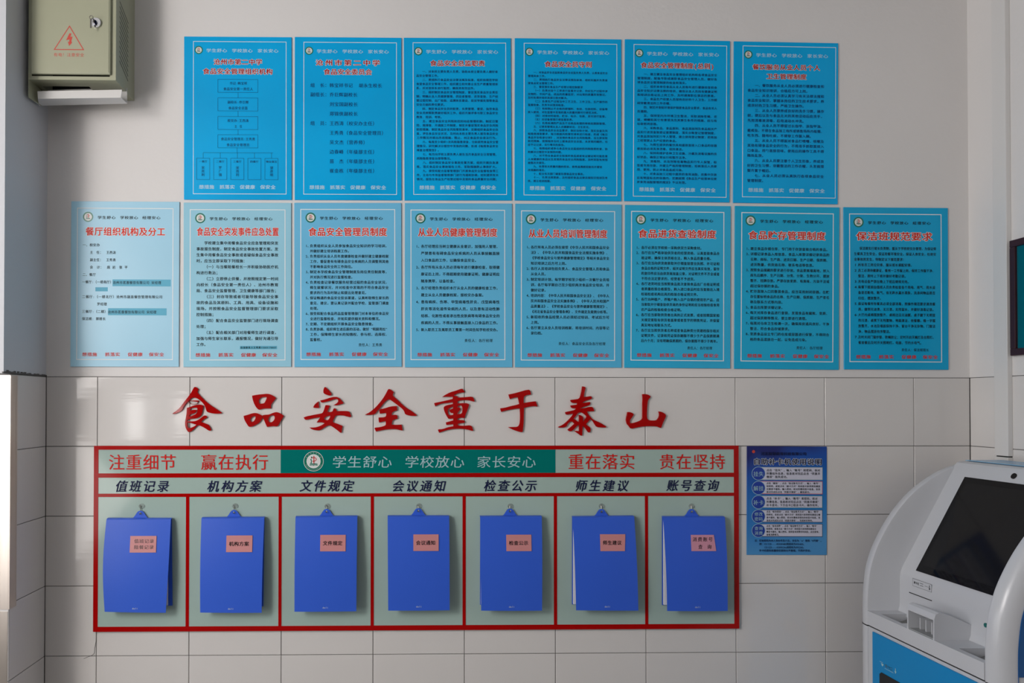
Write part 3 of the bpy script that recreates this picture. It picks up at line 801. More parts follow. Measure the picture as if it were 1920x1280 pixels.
# ---------------------------------------------------------------- raised red brush characters
GLY = {
'食': (315, [[(100,745),(200,680),(300,590),(400,450),(480,350),(555,250),(600,180),(640,95),(665,68),(710,72),(765,120),(765,150),(740,185),(745,215),(850,330),(950,430),(1060,520),(1200,610),(1350,710),(1365,728),(1340,742),(1210,748),(1100,735),(990,705),(965,670),(945,590),(900,500),(830,430),(760,375),(690,340),(620,340),(580,360),(520,420),(440,510),(390,580),(370,640),(320,690),(250,720),(170,752)],
 [(512,420),(600,416),(768,416),(745,455),(725,495),(590,508),(550,480),(518,440)],
 [(475,595),(540,580),(640,540),(740,515),(820,515),(890,540),(880,610),(865,700),(840,780),(790,830),(710,865),(600,872),(560,885),(500,900),(470,932),(560,940),(680,935),(760,900),(830,850),(905,790),(950,790),(990,820),(985,845),(910,885),(850,930),(840,960),(900,975),(1035,1030),(1060,1080),(1095,1165),(1060,1178),(1020,1170),(930,1110),(820,1050),(750,1035),(700,1080),(640,1150),(570,1200),(510,1215),(470,1160),(430,1070),(425,960),(445,860),(465,740),(470,650)],
 [(555,640),(575,605),(720,590),(742,615),(728,740),(600,800),(540,815),(530,800),(560,770),(660,735),(715,695),(722,650),(640,642),(565,668)],
 [(485,968),(560,975),(640,1000),(710,1025),(650,1070),(570,1105),(510,1100),(490,1050)]]),
'品': (445, [[(368,290),(500,265),(650,250),(750,240),(830,255),(920,300),(978,350),(930,410),(870,480),(848,530),(848,615),(700,612),(630,622),(570,645),(525,642),(460,570),(410,470),(380,370)],
 [(540,410),(560,370),(610,330),(730,322),(742,345),(715,410),(680,480),(620,490),(560,495),(542,460)],
 [(155,800),(270,770),(370,735),(450,725),(520,740),(600,780),(631,802),(640,850),(600,900),(555,975),(470,1025),(370,1075),(285,1080),(240,1010),(190,930),(165,860)],
 [(325,890),(350,840),(430,800),(460,820),(450,880),(410,940),(370,958),(335,935)],
 [(634,785),(700,772),(800,768),(880,730),(960,705),(1020,708),(1100,745),(1175,800),(1140,860),(1080,950),(1020,1070),(900,1060),(820,1070),(750,1082),(710,1000),(660,880),(642,848)],
 [(780,880),(810,815),(870,785),(930,795),(945,850),(925,910),(870,960),(810,965),(785,930)]]),
'安': (560, [[(655,72),(680,72),(760,150),(835,235),(830,275),(790,292),(730,280),(625,235),(620,160),(635,100)],
 [(500,435),(515,600),(450,602),(368,592),(375,550),(430,480)],
 [(540,410),(640,390),(760,350),(870,320),(980,322),(1050,370),(1100,430),(1140,485),(1040,515),(980,535),(875,530),(930,500),(985,460),(1000,420),(985,380),(950,370),(880,385),(780,425),(680,450),(590,468),(560,450)],
 [(675,528),(750,528),(790,548),(765,600),(725,690),(740,705),(850,695),(865,650),(880,615),(910,605),(945,625),(962,680),(1080,675),(1270,680),(1300,730),(1330,820),(1300,835),(1230,820),(1130,790),(1000,785),(935,795),(900,850),(860,940),(870,965),(980,1000),(1110,1055),(1095,1120),(1080,1230),(1050,1225),(960,1150),(860,1080),(780,1035),(700,1060),(600,1130),(530,1170),(420,1165),(330,1140),(270,1095),(400,1095),(500,1070),(590,1030),(650,985),(580,960),(450,968),(490,910),(540,835),(440,850),(330,870),(220,900),(160,900),(122,840),(200,810),(400,770),(570,740),(610,715),(640,640),(660,570)],
 [(640,870),(680,820),(790,792),(795,820),(770,870),(735,910),(690,905),(650,890)]]),
'全': (677, [[(100,768),(230,700),(350,600),(450,490),(560,350),(640,210),(680,130),(710,118),(770,145),(830,200),(800,265),(810,300),(930,400),(1060,530),(1150,600),(1300,690),(1415,785),(1390,803),(1250,800),(1110,765),(1095,700),(1050,630),(950,550),(830,460),(720,385),(690,382),(620,430),(540,520),(466,618),(400,680),(370,745),(290,775),(110,780)],
 [(472,628),(580,615),(740,560),(900,550),(905,600),(920,660),(850,680),(785,710),(775,780),(900,770),(925,820),(920,875),(840,890),(790,920),(775,1020),(880,1028),(1020,1020),(1040,1080),(1050,1170),(1000,1165),(880,1135),(760,1136),(620,1145),(480,1175),(375,1195),(335,1110),(360,1095),(480,1085),(610,1045),(625,1010),(620,935),(540,950),(455,970),(440,900),(440,840),(600,835),(635,790),(632,728),(560,735),(475,745),(455,670)]]),
'重': (805, [[(325,320),(400,270),(520,205),(680,160),(825,105),(860,140),(900,205),(850,210),(740,225),(640,265),(625,290),(725,305),(715,335),(900,328),(1095,310),(1125,370),(1150,440),(1110,440),(1000,405),(880,400),(760,415),(715,430),(715,485),(860,475),(950,478),(1010,510),(990,580),(950,690),(910,790),(890,860),(820,845),(740,855),(710,880),(715,905),(860,905),(900,935),(898,975),(850,980),(730,995),(715,1020),(740,1045),(880,1050),(1050,1035),(1090,1090),(1112,1180),(1080,1182),(960,1145),(800,1125),(640,1130),(480,1150),(370,1185),(250,1225),(215,1160),(225,1140),(340,1135),(470,1085),(605,1060),(605,1010),(430,1030),(415,965),(605,915),(605,868),(490,882),(450,830),(395,720),(365,640),(362,570),(440,530),(595,500),(595,455),(450,475),(280,495),(150,557),(125,500),(125,475),(250,450),(430,410),(590,370),(595,322),(450,318)],
 [(595,565),(600,610),(530,640),(500,665),(520,700),(550,728),(605,732),(600,775),(510,785),(480,755),(465,690),(480,630),(520,595)],
 [(710,585),(740,540),(790,530),(830,560),(835,650),(825,720),(800,752),(705,752),(740,690),(780,650),(785,610),(760,585)]]),
'于': (920, [[(450,260),(600,230),(780,180),(900,145),(985,138),(1010,190),(1025,265),(930,270),(860,300),(838,340),(835,475),(950,455),(1060,438),(1140,432),(1170,510),(1188,570),(1110,552),(960,570),(845,600),(840,760),(838,950),(820,1130),(805,1212),(750,1210),(640,1180),(520,1130),(440,1085),(560,1082),(680,1078),(720,1030),(740,930),(742,760),(735,612),(640,620),(500,645),(380,670),(270,700),(245,640),(242,610),(360,595),(500,555),(640,525),(722,500),(705,410),(685,330),(600,340),(490,378),(465,320)]]),
'泰': (1037, [[(735,55),(790,60),(828,85),(800,200),(780,320),(860,315),(960,298),(985,330),(985,370),(900,395),(800,425),(745,470),(800,470),(935,448),(948,480),(935,525),(850,550),(740,585),(690,612),(800,605),(900,575),(990,568),(1030,620),(1045,680),(980,685),(860,690),(880,740),(950,830),(1010,890),(1100,930),(1230,990),(1355,1075),(1330,1100),(1220,1092),(1100,1085),(1050,1010),(1000,930),(950,880),(900,940),(840,1000),(850,1030),(930,1080),(960,1140),(940,1210),(910,1225),(870,1200),(820,1120),(760,1050),(748,1100),(745,1200),(740,1300),(700,1300),(620,1240),(530,1180),(560,1178),(655,1185),(655,1110),(655,1020),(600,1060),(520,1150),(460,1195),(400,1185),(365,1150),(450,1080),(540,1000),(480,940),(430,950),(370,1000),(350,1060),(290,1095),(150,1100),(125,1080),(240,1030),(330,960),(420,870),(480,800),(510,740),(420,760),(340,775),(310,740),(310,705),(420,680),(560,650),(575,610),(470,610),(435,540),(500,530),(605,515),(612,475),(480,480),(435,410),(450,395),(560,385),(670,365),(700,250),(725,130)],
 [(700,705),(640,720),(600,770),(560,830),(520,875),(560,890),(610,940),(650,945),(655,870),(650,780),(690,775),(770,830),(765,950),(800,900),(845,830),(840,800),(780,750)]]),
'山': (1160, [[(598,255),(650,245),(750,262),(812,305),(800,340),(750,390),(735,470),(725,600),(718,750),(720,850),(750,905),(820,915),(955,915),(985,880),(1020,820),(1028,750),(1010,690),(1060,688),(1130,715),(1200,770),(1195,830),(1150,920),(1110,1010),(1078,1105),(1040,1100),(960,1065),(820,1060),(640,1065),(480,1090),(310,1132),(260,1060),(210,1010),(185,930),(190,850),(210,760),(220,705),(270,700),(340,720),(385,755),(370,800),(310,880),(285,930),(295,985),(370,980),(500,940),(570,905),(600,860),(600,700),(600,500),(607,370)]]),
}
ORD = ['first', 'second', 'third', 'fourth', 'fifth', 'sixth', 'seventh', 'last']
DESC = ['roofed top and long right leg, the leftmost one', 'three open squares stacked', 'dot above a cover and crossed legs, third from the left', 'broad roof over three bars, fourth from the left', 'tall stacked bars around a vertical stem, fifth from the left', 'hooked vertical and two slanting bars, sixth from the left', 'spreading legs under three bars, seventh from the left', 'three-pronged fork shape, the rightmost one']
for (ch, (ox, loops)), ds in zip(GLY.items(), DESC):
    c = wy(ox+55, 767, -.008); LL = []
    for L in loops:
        q = [wy(ox+a/13.473, 720+b_/13.473, -.008) for a, b_ in L]; LL.append([(v.x-c.x, v.z-c.z) for v in q])
    o = curve_mesh('wall_character', LL, .006, m_red); o.location = (c.x, -.0036, c.z)
    tag(o, 'raised red acrylic brush character %s: %s' % (ch, ds), 'wall lettering')

# ---------------------------------------------------------------- red-framed display board
BY = -.010
bc = wy(780, 1181, BY)
board = empty('display_board', (bc.x, 0, bc.z)); tag(board, 'long mint glass display board with red bands and seven bays of blue folders', 'display board')
def bp(px, py, Y=BY):
    v = wy(px, py, Y); return v.x-bc.x, v.z-bc.z
def quad(mb, x0, y0, x1, y1, Y):
    a, b_, c, d = bp(x0, y1, Y), bp(x1, y1, Y), bp(x1, y0, Y), bp(x0, y0, Y)
    x0_, x1_, z0_, z1_ = (a[0]+d[0])/2, (b_[0]+c[0])/2, (a[1]+b_[1])/2, (c[1]+d[1])/2
    return x0_, x1_, z0_, z1_
def bys(u, left, right): return left+(right-left)*(u-175)/1211
x0, x1, z0, z1 = bp(174.5, 1184)[0], bp(1386, 1178)[0], (bp(174.5, 1184)[1]+bp(1387, 1178)[1])/2, (bp(174.5, 836)[1]+bp(1386, 834.4)[1])/2
MB().box(x0, x1, BY, -.002, z0, z1).build('glass_panel', m_board, board, bevel=.001, seg=1)
RT = .0012
def strip(name, a0, a1, b0, b1, m, y=BY, t=RT):
    return MB().box(a0, a1, y-t, y-.0001, b0, b1).build(name, m, board)
def zpx(py): return bp(700, py)[1]
def xpx(px): return bp(px, 1000)[0]
def zmap(v): # height in px at the board's left edge -> local z, rescaled so the frame fits
    return z1 - (v-836.3)/(1184-836.3)*(z1-z0)
zl = [836.3, 843.6, 888, 896, 926, 932.2, 1174.8, 1184]
ZL = [zmap(v) for v in zl]
strip('red_band', x0, x1, ZL[1], ZL[0], m_redp); strip('red_band', x0, x1, ZL[3], ZL[2], m_redp); strip('red_band', x0, x1, ZL[5], ZL[4], m_redp); strip('red_band', x0, x1, ZL[7], ZL[6], m_redp)
strip('red_side_bar', x0, x0+(xpx(183)-xpx(174.5)), ZL[6], ZL[1], m_redp, t=RT*.9); strip('red_side_bar', x1-(xpx(1386)-xpx(1377)), x1, ZL[6], ZL[1], m_redp, t=RT*.9)
for a, b_ in ((348.6, 354.8), (522.3, 528.1), (695, 701), (867.2, 873.2), (1038.3, 1044.3), (1209.2, 1215)):
    strip('red_divider', xpx(a), xpx(b_), ZL[6], ZL[5], m_redp, t=RT*.9)
bn = strip('teal_banner', xpx(526), xpx(1041.5), ZL[2], ZL[1], m_teal, t=.0008)
bx_, bz_ = bp(588, 864.5)
emblem(board, bx_, bz_, .0345, BY-.0011, True)
def btext(name, items, m, h, off, sh=0):
    for t, a, b_, yc in items:
        MB().text(t, xpx(a), xpx(b_), bp((a+b_)/2, yc)[1], h, BY-.0016, off, sh).build(name, m, board)
btext('slogan_text', [('注重细节', 202, 331, 866), ('赢在执行', 375, 504, 866), ('重在落实', 1064, 1192, 865), ('贵在坚持', 1235, 1361, 865)], m_redink, .060, .006)
btext('banner_text', [('学生舒心', 622, 736, 865.5), ('学校放心', 758, 872, 865.5), ('家长安心', 893, 1006, 865.5)], m_paleink, .046, .006, .06)
btext('bay_title_text', [('值班记录', 215, 319, 911), ('机构方案', 387, 493, 911), ('文件规定', 561, 666, 910.5), ('会议通知', 734, 838, 910.5), ('检查公示', 906, 1009, 910), ('师生建议', 1077, 1181, 910), ('账号查询', 1249, 1350, 909.5)], m_navy, .044, .018, .22)

# ---------------------------------------------------------------- folders on their hooks
FD = [ # TL TR BL BR (front cover px), tab centre px, sticker rect px, texts, back leaf shift
 ((199.5,974.4),(320.3,974.4),(196.2,1146.6),(310.8,1148.4), 262.4, (244.6,1004.4,293.6,1034.7), ['值班记录','陪餐记录'], +9, 'leftmost bay, label with two text lines'),
 ((377.6,972.9),(495.5,972),(375.3,1148),(490.5,1148.4), 438.2, (424.8,1003.5,473.5,1033.8), ['机构方案'], +5, 'second bay from the left'),
 ((554,971),(670,969.8),(552.1,1146.5),(668.1,1145.6), 612.1, (600.6,1002.4,648.2,1032.4), ['文件规定'], +2, 'third bay from the left'),
 ((726.9,969.6),(842.2,969.6),(727.9,1144.4),(843,1143.7), 784.4, (775,1001.5,822.3,1031.7), ['会议通知'], 0, 'middle bay, below the school slogan banner'),
 ((900.3,970.3),(1015.9,969.8),(902.2,1144.4),(1016.3,1144.4), 956.6, (949,1002,996,1032), ['检查公示'], -3, 'fifth bay, hanging straight'),
 ((1073.7,971),(1189.3,969.8),(1080.3,1143.7),(1197,1144.4), 1128.4, (1124.8,1001.2,1170.5,1032), ['师生建议'], -7, 'sixth bay, tilted, paper showing at left'),
 ((1243.4,971),(1359.4,971),(1251.1,1145),(1364.5,1145), 1297.7, (1295,1002.4,1341.3,1032), ['消费账号','查 询'], -8, 'rightmost bay, paper showing at left')]
for i, (TL, TR, BL, BR, tx, st_, txs, sh, ds) in enumerate(FD):
    YT, YB = BY-.024, BY-.044
    a, b_, c, d = wy(*TL, YT), wy(*TR, YT), wy(*BL, YB), wy(*BR, YB)
    org = Vector((wy(tx, 958, BY-.012).x, BY-.006, wy(tx, 962, BY-.012).z))
    e = empty('hanging_folder', org); tag(e, 'royal blue plastic hanging folder in the ' + ds, 'folder', 'blue folders on the display board')
    def L(v): return v-org
    NU, NV = 6, 12
    def front(u, v):
        p = (a*(1-u)+b_*u)*(1-v)+(c*(1-u)+d*u)*v
        y = YT+(YB-YT)*v - .008*math.sin(math.pi*min(1, v*1.0)) - .0025*math.sin(math.pi*u)
        bulge = 0
        if i == 0: bulge = -.006*math.sin(math.pi*v)*(1-u) + .003*math.sin(math.pi*v)*u
        return L(Vector((p.x+bulge, y, p.z)))
    mb = MB(); th = .0012
    for s_ in (0, 1):
        for v in range(NV+1):
            for u in range(NU+1):
                q = front(u/NU, v/NV); mb.v.append((q.x, q.y+s_*th, q.z))
    n = (NU+1)*(NV+1)
    for v in range(NV):
        for u in range(NU):
            k = v*(NU+1)+u
            mb.f.append((k, k+NU+1, k+NU+2, k+1)); mb.f.append((n+k, n+k+1, n+k+NU+2, n+k+NU+1))
    ring_ = [u for u in range(NU+1)] + [(v)*(NU+1)+NU for v in range(1, NV+1)] + [NV*(NU+1)+u for u in range(NU-1, -1, -1)] + [v*(NU+1) for v in range(NV-1, 0, -1)]
    for k0, k1 in zip(ring_, ring_[1:]+ring_[:1]): mb.f.append((k0, k1, n+k1, n+k0))
    autosmooth(mb.build('front_cover', m_folder, e), .4)
    # folded spine at the top
    tl, tr = front(0, 0), front(1, 0); sp = []
    for k in range(7):
        t = math.pi*.5*k/6
        yy = tl.y + (BY-.006-org.y-tl.y)*(1-math.cos(t)); zz = tl.z+.0055*math.sin(t)
        sp.append([(tl.x, yy, zz), (tr.x, yy, zz+(tr.z-tl.z)), (tr.x, yy, zz-.0012+(tr.z-tl.z)), (tl.x, yy, zz-.0012)])
    MB().loft(sp).build('spine', m_folder, e)
    # back cover, hinged from the spine and hanging plumb
    bs = sh*.00195
    bl, br = L(wy(TL[0]+1, TL[1], BY-.006)), L(wy(TR[0]-1, TR[1], BY-.006)); zb = L(wy(BL[0], BL[1]-11, BY-.006)).z
    yb_ = BY-.0055-org.y
    xo0 = tl.x + .002; xo1 = tr.x-.002
    b0 = [(xo0, tl.z+.004), (xo1, tr.z+.004), (xo1+(.0035 if sh > 5 else -.004), zb), (xo0+.002, zb)]
    if sh < 0: b0[3] = (xo0-.001, zb); b0[2] = (xo1-.001, zb)
    MB().loft([[(x, yb_, z) for x, z in b0], [(x, yb_+.0012, z) for x, z in b0]]).build('back_cover', m_folder, e)
    # papers clamped inside
    yp = yb_-.009
    pl = [(x+((.003 if sh < 0 else .008) if k in (0, 3) else -.014), z-(.004 if k < 2 else -.004)) for k, (x, z) in enumerate(b0)]
    MB().loft([[(x, yp-.004, z) for x, z in pl], [(x, yp+.005, z) for x, z in pl]]).build('papers', m_paper, e)
    # hanging tab with hole
    zt = tl.z+.004; w = .030
    tab = [(-w, zt), (-w*.75, zt+.004), (-.013, zt+.019), (-.0085, zt+.0245), (0, zt+.027), (.0085, zt+.0245), (.013, zt+.019), (w*.75, zt+.004), (w, zt)]
    hole = [(.0042*math.cos(t*math.pi/5), zt+.0165+.0042*math.sin(t*math.pi/5)) for t in range(10)]
    tb = curve_mesh('hanging_tab', [tab, hole], .0014, m_folder, e, bev=.0002); tb.location = (0, yb_-.001, 0)
    # label
    s0, s1 = L(wy(st_[0], st_[1], YT-.01)), L(wy(st_[2], st_[3], YT-.01))
    vs = (s0.z-front(0, 0).z)/(front(0, 1).z-front(0, 0).z); ve = (s1.z-front(0, 0).z)/(front(0, 1).z-front(0, 0).z)
    ysk = lambda v: front(.6, v).y-.0012
    y1_, y2_ = ysk(vs), ysk(ve)
    rot = (-.02 if i == 6 else (.012 if i == 5 else 0))
    q = [(s0.x, y2_, s1.z), (s1.x, y2_, s1.z), (s1.x+rot*.3, y1_, s0.z), (s0.x-rot*0, y1_, s0.z)]
    lb = MB().loft([[(x, y, z) for x, y, z in q], [(x, y+.0006, z) for x, y, z in q]]).build('pink_label', m_pink2 if i == 6 else m_pink, e)
    if i == 6: lb['label'] = 'pink paper label, duller than the others'
    tm = MB(); W_ = s1.x-s0.x; zc_ = (s0.z+s1.z)/2; yl = (y1_+y2_)/2-.0009
    def lab_plane(x, y, z, _a=y1_, _b=y2_, _z0=s0.z, _z1=s1.z): return (x, _a+(_b-_a)*(z-_z0)/(_z1-_z0)-.0005, z)
    if len(txs) == 1: tm.text(txs[0], s0.x+W_*.10, s0.x+W_*.88, zc_, .0165, 0, .022, 0, lab_plane)
    elif i == 0:
        for k, t in enumerate(txs): tm.text(t, s0.x+W_*.15, s0.x+W_*.92, zc_+.011-.021*k, .015, 0, .01, 0, lab_plane)
    else:
        tm.text(txs[0], s0.x+W_*.04, s0.x+W_*.9, zc_+.013, .017, 0, .012, .1, lab_plane); tm.text(txs[1], s0.x+W_*.25, s0.x+W_*.85, zc_-.013, .017, 0, .012, .1, lab_plane)
    tm.build('label_text', mat('grey_text_ink', (.16, .12, .12), .5) if i == 0 else m_black, lb)
    # maker's word near the lower edge
    bm2 = MB(); vv = .955; f0 = front(.5, vv)
    bm2.text('deli', f0.x-.0105, f0.x+.0105, f0.z, .0085, f0.y-.0006, .03); bm2.build('printed_word', mat('silver_ink', (.45, .52, .72), .4) if 'silver_ink' not in bpy.data.materials else bpy.data.materials['silver_ink'], e)
    # the stick-on hook that carries it
    hx = org.x; hz = L(wy(tx, 950, BY)).z+org.z
    h = empty('adhesive_hook', (hx, BY, hz)); tag(h, 'clear stick-on wall hook with wire, above the folder in the ' + ds.split(',')[0], 'hook', 'clear hooks on the display board')
    pts = [(.011*math.cos(t*math.pi/8)*1.0, .0095*math.sin(t*math.pi/8)) for t in range(16)]
    MB().loft([[(x+.003, -.0002, z+.003) for x, z in pts], [(x+.003, -.0016, z+.003) for x, z in pts]]).build('backing_plate', m_clear, h)
    ztab = org.z + zt + .0165 - hz
    MB().tube([(-.004, -.002, .006), (0, -.004, .005), (.0, -.005, -.002), (0, -.0055, ztab+.004), (0, -.009, ztab-.0015), (.001, -.013, ztab-.003), (.001, -.0155, ztab+.002), (.001, -.015, ztab+.005)], .0011, 8).build('wire', m_hook, h)

# ---------------------------------------------------------------- electrical cabinet, upper left
DBX = -.180
f0 = wy(53, 149, DBX); f1 = wy(217, 149, DBX)
ex = empty('electrical_cabinet', (f0.x, 0, f0.z)); tag(ex, 'sage green wall-mounted electrical cabinet with warning triangle, in the upper left corner', 'electrical cabinet')
W = f1.x-f0.x; Hc = .46; D_ = -DBX
cb = MB()
t_ = .002
cb.box(0, W, -D_, -D_+t_, 0, .012); cb.box(0, W, -D_, -D_+t_, Hc-.012, Hc); cb.box(0, .012, -D_, -D_+t_, .012, Hc-.012); cb.box(W-.02, W, -D_, -D_+t_, .012, Hc-.012)
cb.box(0, t_, -D_+t_, 0, 0, Hc); cb.box(W-t_, W, -D_+t_, 0, 0, Hc); cb.box(t_, W-t_, -D_+t_, 0, Hc-t_, Hc)
cb.box(t_, W-t_, -D_+t_, -D_+.055, 0, t_); cb.box(t_, .022, -D_+.055, -.002, 0, t_); cb.box(W*.62, W-t_, -D_+.055, -.002, 0, t_)
body = cb.build('cabinet_body', m_box, ex)
MB().box(t_, W-t_, -.004, -.002, .004, Hc-.004).build('cabinet_interior', m_boxin, ex)
def q_(px, py, Y=DBX): v = wy(px, py, Y); return v.x-f0.x, v.z-f0.z
dl, db = q_(59, 134.5, DBX-.012); dr, _ = q_(203, 134.5, DBX-.012)
door = MB()
o_, i_ = .004, 0
L0 = [(dl-.001, db-.005), (dr+.005, db-.005), (dr+.005, Hc-.012), (dl-.001, Hc-.012)]; L1 = [(dl, db), (dr, db), (dr, Hc-.016), (dl, Hc-.016)]
door.loft([[(x, -D_-.0005, z) for x, z in L0], [(x, -D_-.009, z) for x, z in L0], [(x, -D_-.012, z) for x, z in L1]])
dr_ = door.build('door', m_box, ex)
yd = -D_-.0123
tri = [q_(*t, DBX-.012) for t in ((130.5, 47.5), (158, 94), (100.5, 93.5))]
cxm = sum(t[0] for t in tri)/3; czm = sum(t[1] for t in tri)/3
inn = [((x-cxm)*.90+cxm, (z-czm)*.90+czm) for x, z in tri]
wm = MB()
for k in range(3): wm.poly([(tri[k][0], yd, tri[k][1]), (tri[(k+1)%3][0], yd, tri[(k+1)%3][1]), (inn[(k+1)%3][0], yd, inn[(k+1)%3][1]), (inn[k][0], yd, inn[k][1])])
bolt = [(725,347),(745,350),(735,385),(757,382),(745,430),(752,445),(722,480),(708,432),(722,440),(725,412),(690,420)]
bq = [q_(a/5.565, b_/5.565, DBX-.012) for a, b_ in bolt]; wm.poly([(x, yd, z) for x, z in bq])
wm.build('warning_triangle', m_warn, dr_)
ta, tb_ = q_(100.5, 102.5, DBX-.012), q_(158, 102.5, DBX-.012)
MB().text('有电！注意安全', ta[0], tb_[0], ta[1], .0135, yd, .0).build('warning_text', m_warn, dr_)
lx, lz = q_(180.5, 43.5, DBX-.014)
lk = MB().tube([(lx, -D_-.012, lz), (lx, -D_-.019, lz)], .0165, 24).build('lock', m_chrome, dr_)
MB().tube([(lx-.002, -D_-.019, lz), (lx-.002, -D_-.024, lz)], .0065, 16).build('lock_core', mat('dark_navy_metal', (.01, .015, .06), .3, .8), dr_)
MB().box(lx-.0035, lx-.0005, -D_-.034, -D_-.024, lz-.006, lz+.006).tube([(lx-.008+.006*math.cos(t*math.pi/5), -D_-.036, lz+.009+.006*math.sin(t*math.pi/5)) for t in range(11)], .0011, 6).box(lx-.0115, lx-.0065, -D_-.0375, -D_-.0355, lz-.027, lz+.004).build('key', mat('worn_key_metal', (.16, .15, .14), .35, 1), dr_)
lv = MB()
for k in range(-1, 12):
    za = (149-7-9.55*k+95)*.0  # slots run down the cabinet side
    y1p = -D_*.82; y2p = -D_*.36
    zt_ = (149-(7.5+9.55*(k-1)))/549*1.0; 
    zA = .0018*(149-(7.5+9.55*(k-1))); zB = zA-.036
    lv.poly([(W+.0004, y1p, zA), (W+.0004, y1p, zA-.0042), (W+.0004, y2p, zB-.0042), (W+.0004, y2p, zB)])
lv.build('vent_slot', m_dark, ex)
# cut cable trunking fixed under it
tr_ = ex
A = [wy(70, 171, -.15), wy(228.5, 168, -.15), wy(226.5, 183, -.155), wy(71, 185, -.155), wy(238, 194, -.085), wy(73, 198, -.085)]
A = [v-Vector(tr_.location) for v in A]
m1 = MB(); tn = Vector((0, .0022, -.0004))
m1.loft([[A[3], A[2], A[1], A[0]], [v+tn for v in (A[3], A[2], A[1], A[0])]])
m1.build('trunking_lip', m_trunk, tr_)['label'] = 'white trunking lid under the cabinet'
m1 = MB(); tn = Vector((0, .0015, .002))
m1.loft([[A[5], A[4], A[2], A[3]], [v+tn for v in (A[5], A[4], A[2], A[3])]])
m1.build('trunking_face', m_trunk, tr_)
m1 = MB(); up = Vector((0, 0, .055))
m1.loft([[A[5], A[4], A[4]+up, A[5]+up], [v+Vector((0, .0018, 0)) for v in (A[5], A[4], A[4]+up, A[5]+up)]])
m1.build('trunking_base', m_trunk, tr_)
sc_ = wy(226, 187.5, -.11)-Vector(tr_.location)
MB().tube([(sc_.x, sc_.y, sc_.z), (sc_.x, sc_.y-.003, sc_.z-.002)], .0035, 10).build('screw', m_grey, tr_)
ls_ = MB(); zb_ = wy(55, 183, DBX).z-f0.z
pl_ = [(-D_, 0), (-D_, zb_), (A[5].y, A[5].z-.001), (A[5].y, 0)]
ls_.loft([[(0, y, z) for y, z in pl_], [(t_, y, z) for y, z in pl_]]); lsd = ls_.build('hanger_plate', m_box, ex)
# ---------------------------------------------------------------- right wall: trunking and framed picture
vt = empty('vertical_trunking', (XR, -.165, 1.42)); tag(vt, 'white vertical cable trunking on the right wall beside the corner', 'trunking')
tp = .018
MB().box(-tp, 0, -.0375, .024, 0, CEIL-1.42).build('trunking_cover', m_trunk, vt, bevel=.002, seg=2)
MB().box(-tp*.7, 0, -.0345, .021, -.004, 0).build('trunking_joint', m_dark, vt)
MB().box(-tp, 0, -.0375, .024, -.42, -.004).build('trunking_cover', m_trunk, vt, bevel=.002, seg=2)
pf = empty('picture_frame', (XR, -.50, 1.765)); tag(pf, 'dark brown picture frame with teal picture, cut off at the right edge', 'picture frame')
y0_, y1_, hF = -.29, .288, .395
fr = 0.024
for a, b_, c, d in ((y0_, y1_, 0, fr), (y0_, y1_, hF-fr, hF), (y0_, y0_+fr, fr, hF-fr), (y1_-fr, y1_, fr, hF-fr)):
    MB().box(-.016, 0, a, b_, c, d).build('frame_rail', m_frame, pf, bevel=.002, seg=2)
MB().box(-.008, -.002, y0_+fr, y1_-fr, fr, hF-fr).build('picture', m_pict, pf)

# ---------------------------------------------------------------- self-service kiosk
KX, KB = 1.583, 2.055
ks = empty('self_service_kiosk', ((KX+KB)/2, -.45, 0)); tag(ks, 'white and blue self-service card kiosk with tilted black screen against the right wall', 'kiosk')
KO = Vector(ks.location)
prof = [(1.583,.842),(1.583,.90),(1.584,.944),(1.588,.99),(1.594,1.032),(1.606,1.075),(1.621,1.114),(1.645,1.162),(1.673,1.208),(1.706,1.252),(1.744,1.293),(1.793,1.333),(1.846,1.366),(1.888,1.384),(1.933,1.397),(1.99,1.404),(KB,1.406)]
def catmull(P, n=4):
    out = []
    for i in range(len(P)-1):
        p0, p1, p2, p3 = P[max(i-1, 0)], P[i], P[i+1], P[min(i+2, len(P)-1)]
        for k in range(n):
            t = k/n; out.append(tuple(.5*(2*b+(c-a)*t+(2*a-5*b+4*c-d)*t*t+(3*b-3*c+d-a)*t**3) for a, b, c, d in zip(p0, p1, p2, p3)))
    return out+[P[-1]]
prof = catmull(prof)
low = [(1.583, 0.03), (1.583, .3), (1.583, .6), (1.583, .838)]
def inset(P, e):
    out = []
    for i, (x, z) in enumerate(P):
        a = P[max(i-1, 0)]; b_ = P[min(i+1, len(P)-1)]; dx, dz = b_[0]-a[0], b_[1]-a[1]; l = math.hypot(dx, dz)
        out.append((x+dz/l*e, z-dx/l*e))
    return out
def side(P, zb, yin, yout, name):
    sgn = 1 if yout > yin else -1; th = abs(yout-yin); r = .044; b_ = .005
    lay = [(0, b_)] + [(b_*(1-math.cos(t)), b_*(1-math.sin(t))) for t in (.5, 1.0, math.pi/2)]
    lay = [(0, .0045), (.0015, .0015), (.0045, 0)]
    for k in range(0, 8):
        t = math.pi/2*k/7; lay.append((th-r+r*math.sin(t), r*(1-math.cos(t))))
    loops = []
    for y, e in lay:
        Q = inset(P, e); Q = [(x, z) if i else (x, max(z, zb)) for i, (x, z) in enumerate(Q)]
        L_ = Q + [(KB, zb)]
        loops.append([(x-KO.x, yin+sgn*y-KO.y, z-KO.z) for x, z in L_])
    if sgn < 0: loops = loops
    return MB().loft(loops).build(name, m_kw, ks, smooth=True)
YI, YO, YN, YE = -.19, -.130, -.727, -.778
for o in (side(prof, .842, YI, YO, 'side_panel'), side(prof, .842, YN, YE, 'side_panel'), side(low, .03, YI, YO, 'lower_corner'), side(low, .03, YN, YE, 'lower_corner')): autosmooth(o)
